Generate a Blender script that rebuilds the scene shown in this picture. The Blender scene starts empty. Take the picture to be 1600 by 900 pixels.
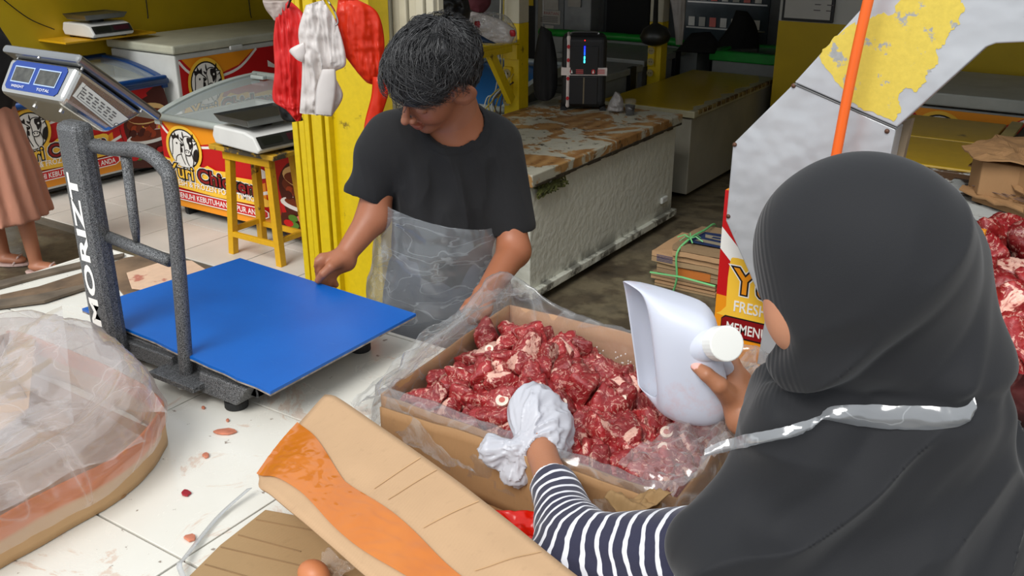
import bpy, bmesh, math, random
import numpy as np
from mathutils import Vector, Matrix

# ------------------------------------------------------------------ camera, sky, exposure
F_PX, PITCH, CAM_H, YAW = 1500.0, math.radians(21.8), 1.87, math.radians(33.5)
CY, SY = math.cos(YAW), math.sin(YAW)
scene = bpy.context.scene
COL = scene.collection
cam_d = bpy.data.cameras.new('camera'); cam = bpy.data.objects.new('camera', cam_d); COL.objects.link(cam)
cam.location = (0, 0, CAM_H); cam.rotation_euler = (math.pi/2 - PITCH, 0, YAW)
cam_d.sensor_width = 36; cam_d.lens = F_PX/1600*36; cam_d.clip_start = .02
scene.camera = cam
world = bpy.data.worlds.new('overcast_sky'); scene.world = world; world.use_nodes = True
bg = world.node_tree.nodes['Background']; bg.inputs[0].default_value = (.90, .95, 1.0, 1); bg.inputs[1].default_value = .80
sun_d = bpy.data.lights.new('hazy_sun', 'SUN'); sun_d.energy = 2.3; sun_d.angle = math.radians(32); sun_d.color = (1, .98, .95)
sun = bpy.data.objects.new('hazy_sun', sun_d); COL.objects.link(sun); sun.rotation_euler = (math.radians(38), math.radians(-24), YAW)
scene.view_settings.view_transform = 'Standard'; scene.view_settings.look = 'None'
scene.view_settings.gamma = 1; scene.view_settings.use_curve_mapping = False
scene.view_settings.exposure = 0.22

# ------------------------------------------------------------------ geometry helpers
def ray(x, y):
    a = (x-800)/F_PX; b = -(y-450)/F_PX
    r = (a, math.cos(PITCH)+b*math.sin(PITCH), -math.sin(PITCH)+b*math.cos(PITCH))
    return (r[0]*CY-r[1]*SY, r[0]*SY+r[1]*CY, r[2], r[1])
def at(x, y, z=None, u=None, v=None, d=None):
    r = ray(x, y)
    if z is not None: t = (z-CAM_H)/r[2]
    elif u is not None: t = u/r[0]
    elif v is not None: t = v/r[1]
    else: t = d/r[3]
    return Vector((r[0]*t, r[1]*t, CAM_H+r[2]*t))
def Y2W(p):                                   # yaw frame (right, away, up) -> world
    p = np.asarray(p, float)
    return np.stack([p[..., 0]*CY-p[..., 1]*SY, p[..., 0]*SY+p[..., 1]*CY, p[..., 2]], -1)
def yf(x, y, d):                              # yaw-frame point at horizontal distance d
    a = (x-800)/F_PX; b = -(y-450)/F_PX
    r1 = math.cos(PITCH)+b*math.sin(PITCH); r2 = -math.sin(PITCH)+b*math.cos(PITCH)
    return np.array((a*d/r1, d, CAM_H+r2*d/r1))

def link(o): COL.objects.link(o); return o
def wloc(o):
    v = Vector((0, 0, 0))
    while o is not None: v += o.location; o = o.parent
    return v
def thing(name, loc, label, cat, group=None):
    o = link(bpy.data.objects.new(name, None)); o.location = loc; o.empty_display_size = .05
    o['label'] = label; o['category'] = cat
    if group: o['group'] = group
    return o
def tag(o, label, cat, group=None):
    o['label'] = label; o['category'] = cat
    if group: o['group'] = group
    return o
def struct(name, loc=(0, 0, 0)):
    o = link(bpy.data.objects.new(name, None)); o.location = loc; o['kind'] = 'structure'; return o
def mob(name, verts, faces, mats, parent=None, midx=None, smooth=False, loc=None, bevel=0, seg=2, label=None):
    """mesh object; verts in WORLD coordinates"""
    if not isinstance(mats, (list, tuple)): mats = [mats]
    V = np.asarray(verts, float).reshape(-1, 3)
    if parent is not None: off = np.array(wloc(parent)); l = Vector((0, 0, 0))
    else:
        l = Vector(loc) if loc is not None else Vector(((V[:, 0].min()+V[:, 0].max())/2, (V[:, 1].min()+V[:, 1].max())/2, V[:, 2].min()))
        off = np.array(l)
    me = bpy.data.meshes.new(name); me.from_pydata((V-off).tolist(), [], faces if isinstance(faces, list) else faces.tolist())
    for m in mats: me.materials.append(m)
    if midx is not None: me.polygons.foreach_set('material_index', np.asarray(midx, np.int32))
    if smooth: me.polygons.foreach_set('use_smooth', np.ones(len(me.polygons), bool))
    me.update()
    o = link(bpy.data.objects.new(name, me)); o.location = l
    if parent is not None: o.parent = parent
    if bevel:
        b = o.modifiers.new('bevel', 'BEVEL'); b.width = bevel; b.segments = seg; b.limit_method = 'ANGLE'; b.harden_normals = False
        b.angle_limit = math.radians(40)
    if label: o['label'] = label
    return o

class MB:
    def __init__(s): s.v = []; s.f = []; s.m = []; s.cm = 0
    def mat(s, i): s.cm = i; return s
    def add(s, vs, fs):
        n = len(s.v); s.v += [tuple(map(float, p)) for p in vs]
        for f in fs: s.f.append([n+i for i in f]); s.m.append(s.cm)
        return s
    def box(s, u0, u1, v0, v1, z0, z1):
        return s.hexa([(u0, v0, z0), (u1, v0, z0), (u1, v1, z0), (u0, v1, z0), (u0, v0, z1), (u1, v0, z1), (u1, v1, z1), (u0, v1, z1)])
    def hexa(s, p):
        return s.add(p, [(3, 2, 1, 0), (4, 5, 6, 7), (0, 1, 5, 4), (1, 2, 6, 5), (2, 3, 7, 6), (3, 0, 4, 7)])
    def obox(s, c, ax, ay, az):
        c, ax, ay, az = map(Vector, (c, ax, ay, az))
        return s.hexa([c+i*ax+j*ay+k*az for k in (-1, 1) for i, j in ((-1, -1), (1, -1), (1, 1), (-1, 1))])
    def slab(s, pts, nrm):                    # extrude planar polygon by vector nrm
        pts = [Vector(p) for p in pts]; n = len(pts); nrm = Vector(nrm)
        return s.add(pts+[p+nrm for p in pts], [tuple(range(n))[::-1], tuple(range(n, 2*n))]+[(i, (i+1) % n, n+(i+1) % n, n+i) for i in range(n)])
    def tube(s, pts, r, n=10, cap=True, flat=1.0):
        P = [Vector(p) for p in pts]; m = len(P); R = r if isinstance(r, (list, tuple)) else [r]*m
        rings = []; up = None
        for i in range(m):
            t = (P[min(i+1, m-1)]-P[max(i-1, 0)]).normalized()
            if up is None: up = t.orthogonal().normalized()
            up = (up-t*up.dot(t)).normalized(); b = t.cross(up)
            rings.append([P[i]+(up*math.cos(2*math.pi*k/n)+b*math.sin(2*math.pi*k/n)*flat)*R[i] for k in range(n)])
        fs = []
        for i in range(m-1):
            for k in range(n): fs.append((i*n+k, i*n+(k+1) % n, (i+1)*n+(k+1) % n, (i+1)*n+k))
        if cap: fs += [tuple(range(n))[::-1], tuple((m-1)*n+k for k in range(n))]
        return s.add([p for r_ in rings for p in r_], fs)
    def cyl(s, a, b, r0, r1=None, n=16): return s.tube([a, b], [r0, r0 if r1 is None else r1], n)
    def grid(s, A):                           # A: (n,m,3)
        n, m = A.shape[:2]
        return s.add(A.reshape(-1, 3), [(i*m+j, i*m+j+1, (i+1)*m+j+1, (i+1)*m+j) for i in range(n-1) for j in range(m-1)])
    def build(s, name, mats, parent=None, **k): return mob(name, s.v, s.f, mats, parent, midx=s.m if isinstance(mats, (list, tuple)) and len(mats) > 1 else None, **k)
def rbox(name, u0, u1, v0, v1, z0, z1, m, parent=None, bevel=.004, **k):
    return MB().box(u0, u1, v0, v1, z0, z1).build(name, m, parent, bevel=bevel, **k)
def bez(pts, n=6, closed=False):              # catmull-rom
    P = [np.array(p, float) for p in pts]; m = len(P); out = []
    rng = range(m) if closed else range(m-1)
    for i in rng:
        if closed: a, b, c, d = P[i-1], P[i], P[(i+1) % m], P[(i+2) % m]
        else: a, b, c, d = P[max(i-1, 0)], P[i], P[i+1], P[min(i+2, m-1)]
        for k in range(n):
            t = k/n; out.append(.5*((2*b)+(c-a)*t+(2*a-5*b+4*c-d)*t*t+(3*b-a-3*c+d)*t**3))
    if not closed: out.append(P[-1])
    return out

# ------------------------------------------------------------------ numpy noise
def _h(i, j, k, s):
    n = (i.astype(np.int64)*374761393+j.astype(np.int64)*668265263+k.astype(np.int64)*2147483647+s*1274126177) & 0xffffffff
    n = ((n ^ (n >> 13))*1274126177) & 0xffffffff; n = ((n ^ (n >> 15))*2246822519) & 0xffffffff
    return ((n ^ (n >> 16)) & 0xffff)/32767.5-1
def vnoise(P, s=0):
    P = np.asarray(P, float); I = np.floor(P); f = P-I; f = f*f*(3-2*f); I = I.astype(np.int64)
    r = 0
    for a in (0, 1):
        for b in (0, 1):
            for c in (0, 1):
                w = (f[..., 0] if a else 1-f[..., 0])*(f[..., 1] if b else 1-f[..., 1])*(f[..., 2] if c else 1-f[..., 2])
                r = r+w*_h(I[..., 0]+a, I[..., 1]+b, I[..., 2]+c, s)
    return r
def fbm(P, f=1., o=3, s=0, g=.5):
    P = np.asarray(P, float); r = 0; a = 1; t = 0
    for i in range(o): r = r+a*vnoise(P*f*2**i+17.3*i, s+i); t += a; a *= g
    return r/t
def ridge(P, f=1., o=3, s=0):
    P = np.asarray(P, float); r = 0; a = 1; t = 0
    for i in range(o): r = r+a*(1-3.4*np.abs(vnoise(P*f*2**i+31.7*i, s+i))); t += a; a *= .55
    return r/t

# ------------------------------------------------------------------ implicit surfaces (surface nets)
def smin(a, b, k):
    h = np.clip(.5+.5*(b-a)/k, 0, 1); return b*(1-h)+a*h-k*h*(1-h)
def cone(P, a, b, r1, r2):
    a = np.asarray(a, float); b = np.asarray(b, float); ba = b-a; pa = P-a
    h = np.clip((pa@ba)/(ba@ba), 0, 1); return np.linalg.norm(pa-h[:, None]*ba, axis=1)-(r1+(r2-r1)*h)
def ell(P, c, r, R=None):
    q = P-np.asarray(c, float)
    if R is not None: q = q@np.asarray(R).T
    r = np.asarray(r, float); k0 = np.linalg.norm(q/r, axis=1); k1 = np.linalg.norm(q/(r*r), axis=1)+1e-9
    return k0*(k0-1)/k1
def sdf_mesh(f, lo, hi, res, blk=12, margin=0.):
    lo = np.array(lo, float); hi = np.array(hi, float); n = (np.ceil((hi-lo)/res/blk).astype(int))*blk+1
    G = np.full(n, 1., np.float32)
    nb = (n-1)//blk
    c = np.stack(np.meshgrid(*[np.arange(k)+.5 for k in nb], indexing='ij'), -1).reshape(-1, 3)*blk*res+lo
    d = f(c); R = blk*res*.5*math.sqrt(3)*1.25+margin
    ar = np.arange(blk+1); loc = np.stack(np.meshgrid(ar, ar, ar, indexing='ij'), -1).reshape(-1, 3)
    idx = np.stack(np.unravel_index(np.arange(len(c)), nb), -1)*blk
    for t in np.where(d < -R)[0]:
        i = idx[t]; G[i[0]:i[0]+blk+1, i[1]:i[1]+blk+1, i[2]:i[2]+blk+1] = -1
    act = np.where(np.abs(d) <= R)[0]
    for s in range(0, len(act), 60):
        A = idx[act[s:s+60]]; P = (A[:, None, :]+loc[None]).reshape(-1, 3); v = f(P*res+lo)
        G[P[:, 0], P[:, 1], P[:, 2]] = v
    S = G < 0
    cnt = np.zeros(n-1, np.int8)
    for a in (0, 1):
        for b in (0, 1):
            for e in (0, 1): cnt += S[a:n[0]-1+a, b:n[1]-1+b, e:n[2]-1+e]
    cells = np.argwhere((cnt > 0) & (cnt < 8)); vid = np.full(n-1, -1, np.int64); vid[tuple(cells.T)] = np.arange(len(cells))
    acc = np.zeros((len(cells), 3)); w = np.zeros(len(cells))
    cor = [(a, b, e) for a in (0, 1) for b in (0, 1) for e in (0, 1)]
    for x in range(8):
        for ax in range(3):
            if cor[x][ax]: continue
            y = list(cor[x]); y[ax] = 1
            ga = G[tuple((cells+cor[x]).T)]; gb = G[tuple((cells+y).T)]; m = (ga < 0) != (gb < 0)
            t = np.where(m, ga/(ga-gb+1e-12), 0); p = np.array(cor[x], float)+np.eye(3)[ax]*t[:, None]
            acc += p*m[:, None]; w += m
    V = (cells+acc/w[:, None])*res+lo
    F = []
    for ax in range(3):
        b, e = [(1, 2), (2, 0), (0, 1)][ax]
        sl0 = [slice(1, k-1) for k in n]; sl0[ax] = slice(0, n[ax]-1); sl1 = list(sl0); sl1[ax] = slice(1, n[ax])
        a0 = S[tuple(sl0)]; a1 = S[tuple(sl1)]
        for flag, m in ((0, a0 & ~a1), (1, ~a0 & a1)):
            q = np.argwhere(m); off = np.ones(3, int); off[ax] = 0; q = q+off
            db = np.eye(3, dtype=int)[b]; de = np.eye(3, dtype=int)[e]
            Q = [vid[tuple((q-x).T)] for x in (db*0, db, db+de, de)]
            Q = np.stack(Q if flag == 1 else Q[::-1], 1); Q = Q[(Q >= 0).all(1)]
            F.append(Q[:, ::-1])
    return V, np.concatenate(F)
def sob(name, f, lo, hi, res, mats, parent=None, yaw=True, attr=None, relax=0, **k):
    V, F = sdf_mesh(f, lo, hi, res)
    W = Y2W(V) if yaw else V
    o = mob(name, W, F.tolist(), mats, parent, smooth=True, **k)
    if attr:
        for nm, fn in attr.items():
            val = fn(V); 
            if val.ndim == 1:
                a = o.data.attributes.new(nm, 'FLOAT', 'POINT'); a.data.foreach_set('value', val.astype(np.float32))
            else:
                a = o.data.color_attributes.new(nm, 'FLOAT_COLOR', 'POINT'); c4 = np.ones((len(V), 4), np.float32); c4[:, :3] = val; a.data.foreach_set('color', c4.ravel())
    if relax:
        s = o.modifiers.new('smooth', 'SMOOTH'); s.iterations = relax; s.factor = .5
    return o

# ------------------------------------------------------------------ materials
def lin(c):
    return tuple(((x/255)/12.92 if x/255 <= .04045 else ((x/255+.055)/1.055)**2.4) for x in c[:3])+(1,)
MC = {}
class NT:
    def __init__(s, name):
        s.m = bpy.data.materials.new(name); s.m.use_nodes = True; s.t = s.m.node_tree; s.n = s.t.nodes; s.b = s.n['Principled BSDF']
        s.co = s.n.new('ShaderNodeTexCoord').outputs['Object']
    def l(s, a, b): s.t.links.new(a, b)
    def new(s, ty, **k):
        x = s.n.new(ty)
        for a, v in k.items():
            if a[0] == '_': x.inputs[int(a[1:])].default_value = v
            else: setattr(x, a, v)
        return x
    def noise(s, scale, det=4, rough=.55, vec=None, dist=0):
        x = s.new('ShaderNodeTexNoise'); x.inputs['Scale'].default_value = scale; x.inputs['Detail'].default_value = det; x.inputs['Roughness'].default_value = rough; x.inputs['Distortion'].default_value = dist
        s.l(vec if vec is not None else s.co, x.inputs['Vector']); return x.outputs['Fac']
    def ramp(s, fac, stops, mode='LINEAR'):
        x = s.new('ShaderNodeValToRGB'); x.color_ramp.interpolation = mode; e = x.color_ramp.elements
        while len(e) < len(stops): e.new(.5)
        for el, (p, c) in zip(e, stops): el.position = p; el.color = c if len(c) == 4 else (*c, 1)
        s.l(fac, x.inputs[0]); return x.outputs[0]
    def mix(s, fac, a, b, mode='MIX'):
        x = s.new('ShaderNodeMix', data_type='RGBA', blend_type=mode)
        for i, v in ((0, fac), (6, a), (7, b)):
            if hasattr(v, 'links') or isinstance(v, bpy.types.NodeSocket): s.l(v, x.inputs[i])
            else: x.inputs[i].default_value = v
        return x.outputs[2]
    def bump(s, h, st=.3, d=.01):
        x = s.new('ShaderNodeBump'); x.inputs['Strength'].default_value = st; x.inputs['Distance'].default_value = d
        s.l(h, x.inputs['Height']); s.l(x.outputs[0], s.b.inputs['Normal']); return x.outputs[0]
    def set(s, **k):
        for a, v in k.items():
            i = s.b.inputs[a.replace('_', ' ')]
            if isinstance(v, bpy.types.NodeSocket): s.l(v, i)
            else: i.default_value = v
        return s.m
def pm(name, col, rough=.5, metal=0., var=.12, scale=6., bump=0., bs=60., spec=.5, **k):
    if name in MC: return MC[name]
    t = NT(name); c = lin(col); d = tuple(x*(1-var*2) for x in c[:3])+(1,); e = tuple(min(1, x*(1+var)) for x in c[:3])+(1,)
    t.set(Base_Color=t.ramp(t.noise(scale, 5), [(.3, d), (.7, e)]), Roughness=rough, Metallic=metal, Specular_IOR_Level=spec, **k)
    if bump: t.bump(t.noise(bs, 4), bump, .004)
    MC[name] = t.m; return t.m
def worn(name, col, col2, amt=.5, scale=5., rough=.5, col3=None, bump=.2, edge=.02, metal=0., stretch=None):
    """paint worn off to another colour in ragged patches"""
    if name in MC: return MC[name]
    t = NT(name); vec = t.co
    if stretch:
        mp = t.new('ShaderNodeMapping'); mp.inputs['Scale'].default_value = stretch; t.l(t.co, mp.inputs[0]); vec = mp.outputs[0]
    n = t.noise(scale, 8, .65, vec); msk = t.ramp(n, [(amt-edge, (0, 0, 0, 1)), (amt+edge, (1, 1, 1, 1))])
    fine = t.noise(scale*5, 5, .6, vec)
    a = t.mix(fine, lin(col), tuple(x*.72 for x in lin(col)[:3])+(1,)); b = t.mix(fine, lin(col2), tuple(x*.6 for x in lin(col2)[:3])+(1,))
    c = t.mix(msk, b, a)
    if col3:
        n2 = t.noise(scale*2.3, 7, .7, vec); m2 = t.ramp(n2, [(.62, (0, 0, 0, 1)), (.66, (1, 1, 1, 1))]); c = t.mix(m2, c, lin(col3))
    t.set(Base_Color=c, Roughness=rough, Metallic=metal)
    if bump: t.bump(n, bump, .004)
    MC[name] = t.m; return t.m
def film(name, col=(225, 228, 230), milk=.25, rough=.14, bump=.25, bs=35, gl=.35, crease=.3, cs=(1, 1, 1)):
    """thin crumpled plastic: mostly see-through with a gloss and a little milkiness"""
    if name in MC: return MC[name]
    t = NT(name); t.n.remove(t.b); out = t.n['Material Output']
    tr = t.new('ShaderNodeBsdfTransparent'); tr.inputs[0].default_value = (.97, .97, .97, 1)
    df = t.new('ShaderNodeBsdfDiffuse'); df.inputs[0].default_value = lin(col)
    tl = t.new('ShaderNodeBsdfTranslucent'); tl.inputs[0].default_value = lin(col)
    gs = t.new('ShaderNodeBsdfGlossy'); gs.inputs['Roughness'].default_value = rough
    bp = t.new('ShaderNodeBump'); bp.inputs['Strength'].default_value = bump; bp.inputs['Distance'].default_value = .01
    nz = t.new('ShaderNodeTexNoise'); nz.noise_type = 'RIDGED_MULTIFRACTAL'; nz.inputs['Scale'].default_value = bs; nz.inputs['Detail'].default_value = 3; t.l(t.co, nz.inputs['Vector'])
    t.l(nz.outputs['Fac'], bp.inputs['Height'])
    for x in (df, tl, gs): t.l(bp.outputs[0], x.inputs['Normal'])
    m1 = t.new('ShaderNodeMixShader'); m1.inputs[0].default_value = .5; t.l(df.outputs[0], m1.inputs[1]); t.l(tl.outputs[0], m1.inputs[2])
    m2 = t.new('ShaderNodeMixShader'); t.l(tr.outputs[0], m2.inputs[1]); t.l(m1.outputs[0], m2.inputs[2])
    lw = t.new('ShaderNodeLayerWeight'); lw.inputs['Blend'].default_value = .5; t.l(bp.outputs[0], lw.inputs['Normal'])
    pw = t.new('ShaderNodeMath', operation='POWER'); t.l(lw.outputs['Facing'], pw.inputs[0]); pw.inputs[1].default_value = 3.
    mm0 = t.new('ShaderNodeMath', operation='MULTIPLY_ADD'); t.l(pw.outputs[0], mm0.inputs[0]); mm0.inputs[1].default_value = .35; mm0.inputs[2].default_value = milk
    mpc = t.new('ShaderNodeMapping'); mpc.inputs['Scale'].default_value = cs; t.l(t.co, mpc.inputs[0]); crn = t.new('ShaderNodeTexNoise'); crn.inputs['Scale'].default_value = bs*.55; crn.inputs['Detail'].default_value = 2; crn.inputs['Distortion'].default_value = .8; t.l(mpc.outputs[0], crn.inputs[0])
    a1 = t.new('ShaderNodeMath', operation='SUBTRACT'); t.l(crn.outputs['Fac'], a1.inputs[0]); a1.inputs[1].default_value = .5; a2 = t.new('ShaderNodeMath', operation='ABSOLUTE'); t.l(a1.outputs[0], a2.inputs[0])
    a3 = t.new('ShaderNodeMapRange'); t.l(a2.outputs[0], a3.inputs[0]); a3.inputs[1].default_value = .02; a3.inputs[2].default_value = 0; a3.inputs[3].default_value = 0; a3.inputs[4].default_value = crease  # whiter crease lines: fold highlights and doubled film put into the milkiness
    mm = t.new('ShaderNodeMath', operation='ADD'); mm.use_clamp = True; t.l(mm0.outputs[0], mm.inputs[0]); t.l(a3.outputs[0], mm.inputs[1])
    t.l(mm.outputs[0], m2.inputs[0])
    m3 = t.new('ShaderNodeMixShader'); ma = t.new('ShaderNodeMath', operation='MULTIPLY_ADD'); t.l(pw.outputs[0], ma.inputs[0]); ma.inputs[1].default_value = .35; ma.inputs[2].default_value = gl*.2; ma.use_clamp = True
    t.l(ma.outputs[0], m3.inputs[0]); t.l(m2.outputs[0], m3.inputs[1]); t.l(gs.outputs[0], m3.inputs[2]); t.l(m3.outputs[0], out.inputs[0])
    MC[name] = t.m; return t.m
def plastic_bag(name, col, trans=.3, rough=.35, bump=.4, bs=25):
    if name in MC: return MC[name]
    t = NT(name); out = t.n['Material Output']
    t.set(Base_Color=lin(col), Roughness=rough)
    nz = t.new('ShaderNodeTexNoise'); nz.noise_type = 'RIDGED_MULTIFRACTAL'; nz.inputs['Scale'].default_value = bs; nz.inputs['Detail'].default_value = 3; t.l(t.co, nz.inputs['Vector'])
    b = t.bump(nz.outputs['Fac'], bump, .006)
    tl = t.new('ShaderNodeBsdfTranslucent'); tl.inputs[0].default_value = lin(col)
    m = t.new('ShaderNodeMixShader'); m.inputs[0].default_value = trans; t.l(t.b.outputs[0], m.inputs[1]); t.l(tl.outputs[0], m.inputs[2]); t.l(m.outputs[0], out.inputs[0])
    MC[name] = t.m; return t.m
def flat(name, col, rough=.45):
    if name in MC: return MC[name]
    t = NT(name); t.set(Base_Color=lin(col), Roughness=rough); MC[name] = t.m; return t.m
def emit(name, col, st):
    t = NT(name); t.set(Base_Color=(0, 0, 0, 1), Emission_Color=lin(col), Emission_Strength=st); return t.m

# ------------------------------------------------------------------ lettering
_tc = {}
def text_mesh(txt, offset=0., space=1.):
    k = (txt, offset, space)
    if k not in _tc:
        c = bpy.data.curves.new('t', 'FONT'); c.body = txt; c.size = 1; c.offset = offset; c.fill_mode = 'FRONT'; c.space_character = space; c.resolution_u = 3
        o = bpy.data.objects.new('t', c); me = bpy.data.meshes.new_from_object(o)
        V = np.array([v.co[:2] for v in me.vertices]).reshape(-1, 2); Fc = [list(p.vertices) for p in me.polygons]
        bpy.data.objects.remove(o); bpy.data.curves.remove(c); bpy.data.meshes.remove(me); _tc[k] = (V, Fc)
    return _tc[k]
class Canvas:
    """flat print: polygons and letters on one surface, each colour a hair above the one below"""
    def __init__(s, fn, step=.0006): s.fn = fn; s.mb = MB(); s.mats = []; s.k = 0; s.step = step
    def _m(s, m):
        if m not in s.mats: s.mats.append(m)
        s.mb.cm = s.mats.index(m)
    def poly(s, pts, m, smooth=0, closed=True, lay=None):
        if smooth: pts = bez(pts, smooth, True)
        s._m(m); s.k += 1; h = s.step*(s.k if lay is None else lay)
        from mathutils.geometry import tessellate_polygon
        tri = tessellate_polygon([[Vector((p[0], p[1], 0)) for p in pts]])
        P = [s.fn(p[0], p[1], h) for p in pts]; s.mb.add(P, [list(t) for t in tri]); return s
    def disc(s, x, y, rx, ry, m, n=24): return s.poly([(x+rx*math.cos(2*math.pi*i/n), y+ry*math.sin(2*math.pi*i/n)) for i in range(n)], m)
    def line(s, pts, w, m, smooth=4):
        P = bez(pts, smooth); L = []; R = []
        for i, p in enumerate(P):
            t = P[min(i+1, len(P)-1)]-P[max(i-1, 0)]; t = t/(np.linalg.norm(t)+1e-9); n = np.array((-t[1], t[0]))*w/2
            L.append(tuple(p+n)); R.append(tuple(p-n))
        s._m(m); s.k += 1; h = s.step*s.k; Q = [s.fn(p[0], p[1], h) for p in L+R]; n = len(L)
        s.mb.add(Q, [(i, i+1, n+i+1, n+i) for i in range(n-1)]); return s
    def text(s, txt, x, y, size, m, width=None, offset=0., slope=0., space=1., spread=None, rot=0.):
        V, Fc = text_mesh(txt, offset, space)
        V0, _ = text_mesh(txt, 0., space)
        if not len(V): return s
        w = V0[:, 0].max(); sx = size if width is None else width/w
        X = V[:, 0]*sx; Yv = V[:, 1]*size; c, sn = math.cos(rot), math.sin(rot)
        s._m(m); s.k += 1; h = s.step*s.k
        s.mb.add([s.fn(x+a*c-b*sn, y+a*sn+b*c+a*slope, h) for a, b in zip(X, Yv)], Fc); return s
    def build(s, name, parent): return s.mb.build(name, s.mats, parent)
def plane_fn(o, dx, dy, n):
    o, dx, dy, n = map(Vector, (o, dx, dy, n)); return lambda x, y, h: o+dx*x+dy*y+n*h
# ------------------------------------------------------------------ shared materials
M_white = pm('white_paint', (214, 216, 212), .45, var=.06)
M_dark = pm('black_plastic', (22, 22, 24), .45)
M_rub = pm('black_rubber', (26, 27, 28), .7)
M_yel = worn('yellow_paint', (228, 196, 12), (120, 95, 25), .33, 7, .4, edge=.03, bump=.08)
M_yelwood = worn('yellow_wood_paint', (226, 172, 16), (70, 55, 30), .34, 9, .5, edge=.03)
M_wood = pm('bare_wood', (150, 110, 65), .65, var=.2, scale=14)
M_steel = pm('steel', (190, 190, 188), .3, 1., var=.06)
M_chrome = pm('chrome', (165, 166, 166), .28, 1., var=.03)
M_hammer = None
def hammer():
    t = NT('hammered_grey_paint'); v = t.new('ShaderNodeTexVoronoi'); v.inputs['Scale'].default_value = 620; t.l(t.co, v.inputs[0])
    n = t.noise(520, 2); c = t.ramp(n, [(.36, (.022, .023, .024, 1)), (.64, (.24, .245, .25, 1))])
    t.set(Base_Color=c, Roughness=.38, Metallic=.45); t.bump(v.outputs['Distance'], .5, .002); return t.m
M_hammer = hammer()
M_card = None
def cardboard(name, col, dark=.8, rib=True):
    t = NT(name); c = lin(col); n = t.noise(7, 6, .6); n2 = t.noise(60, 4)
    a = t.mix(n, tuple(x*dark for x in c[:3])+(1,), c); a = t.mix(t.ramp(n2, [(.6, (0, 0, 0, 1)), (.8, (.35, .35, .35, 1))]), a, tuple(x*.6 for x in c[:3])+(1,))
    t.set(Base_Color=a, Roughness=.8)
    if rib:
        w = t.new('ShaderNodeTexWave'); w.inputs['Scale'].default_value = 55; w.inputs['Distortion'].default_value = .6; t.l(t.co, w.inputs[0])
        ad = t.new('ShaderNodeMath', operation='MULTIPLY_ADD'); t.l(w.outputs['Fac'], ad.inputs[0]); ad.inputs[1].default_value = .12; t.l(n, ad.inputs[2]); t.bump(ad.outputs[0], .35, .004)
    return t.m
M_card = cardboard('kraft_cardboard', (198, 162, 124)); M_card2 = cardboard('dull_cardboard', (172, 140, 98)); M_cardin = cardboard('worn_cardboard', (166, 122, 78)); M_cardD = cardboard('old_brown_paper', (150, 118, 76))

# ------------------------------------------------------------------ the setting
def ground_mat():
    t = NT('wet_dirty_concrete'); n = t.noise(1.3, 9, .65); n2 = t.noise(9, 6, .6)
    c = t.ramp(n, [(.3, lin((54, 46, 36))), (.48, lin((86, 76, 60))), (.52, lin((112, 102, 80))), (.75, lin((84, 76, 64)))])
    c = t.mix(t.ramp(n2, [(.45, (0, 0, 0, 1)), (.7, (.6, .6, .6, 1))]), c, lin((40, 35, 30)))
    t.set(Base_Color=c, Roughness=t.ramp(n, [(.35, (.25, .25, .25, 1)), (.6, (.75, .75, .75, 1))])); t.bump(n2, .5, .01); return t.m
floor = MB().box(-7.2, 2.6, -1.6, 9.4, -.12, 0).build('floor', ground_mat(), loc=(0, 0, -.12)); floor['kind'] = 'structure'
M_ftile = pm('floor_tile_glaze', (214, 208, 198), .35, var=.06, scale=3, bump=.03, bs=8)
M_grout = pm('floor_grout', (96, 88, 76), .8)
platform = MB().box(-6.75, -3.36, 3.165, 8.5, 0, .028).build('trim_1', M_grout, bevel=0); platform['kind'] = 'structure'
u0t, v0t = -3.99, 3.62
k = 0
for i in range(-8, 3):
    for j in range(-2, 8):
        a, b, c, d = u0t+i*.42+.003, u0t+(i+1)*.42-.003, v0t+j*.42+.003, v0t+(j+1)*.42-.003
        a, b, c, d = max(a, -6.74), min(b, -3.37), max(c, 3.175), min(d, 7.6)
        if b-a < .03 or d-c < .03: continue
        rbox('tile', a, b, c, d, .028, .036, M_ftile, platform, bevel=.0015)
M_wall = pm('mustard_wall_paint', (204, 172, 14), .6, var=.08, scale=2.2, bump=.15, bs=14)
M_wallw = pm('grey_white_wall_paint', (196, 196, 190), .6, var=.06, scale=2)
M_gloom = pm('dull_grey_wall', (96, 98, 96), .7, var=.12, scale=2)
M_olive = pm('brownish_ochre_wall', (150, 116, 30), .6, var=.15, scale=3)  # side face of the wall, a darker and browner ochre
w = MB().box(-6.95, -6.75, 1.6, 8.6, 0, 2.75).build('wall_left', M_wall); w['kind'] = 'structure'
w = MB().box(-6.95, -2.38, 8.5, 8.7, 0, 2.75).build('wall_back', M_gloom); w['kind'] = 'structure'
w = struct('wall_right', (0, 7.2, 0))
MB().box(-2.4, 2.6, 7.2, 8.7, 0, 1.07).build('lower_wall', M_wall, w)
MB().box(-2.4, 2.6, 7.202, 8.7, 1.07, 2.75).build('upper_wall', M_wallw, w)
MB().box(-2.404, -2.4, 7.215, 8.5, 0, 1.12).build('wall_return', M_olive, w)
w = MB().box(2.5, 2.7, 2.6, 8.7, 0, 2.75).build('wall_far_right', M_wall); w['kind'] = 'structure'
w = MB().box(-6.95, 2.7, 3.15, 8.7, 2.75, 2.85).build('ceiling', pm('corrugated_roof', (120, 120, 116), .7)); w['kind'] = 'structure'  # unseen roof, added to darken the interior; front edge set for brightness
# front beam of the roof
w = MB().box(-6.95, 2.7, 3.05, 3.15, 2.6, 2.85).build('trim_2', M_gloom); w['kind'] = 'structure'

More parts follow.
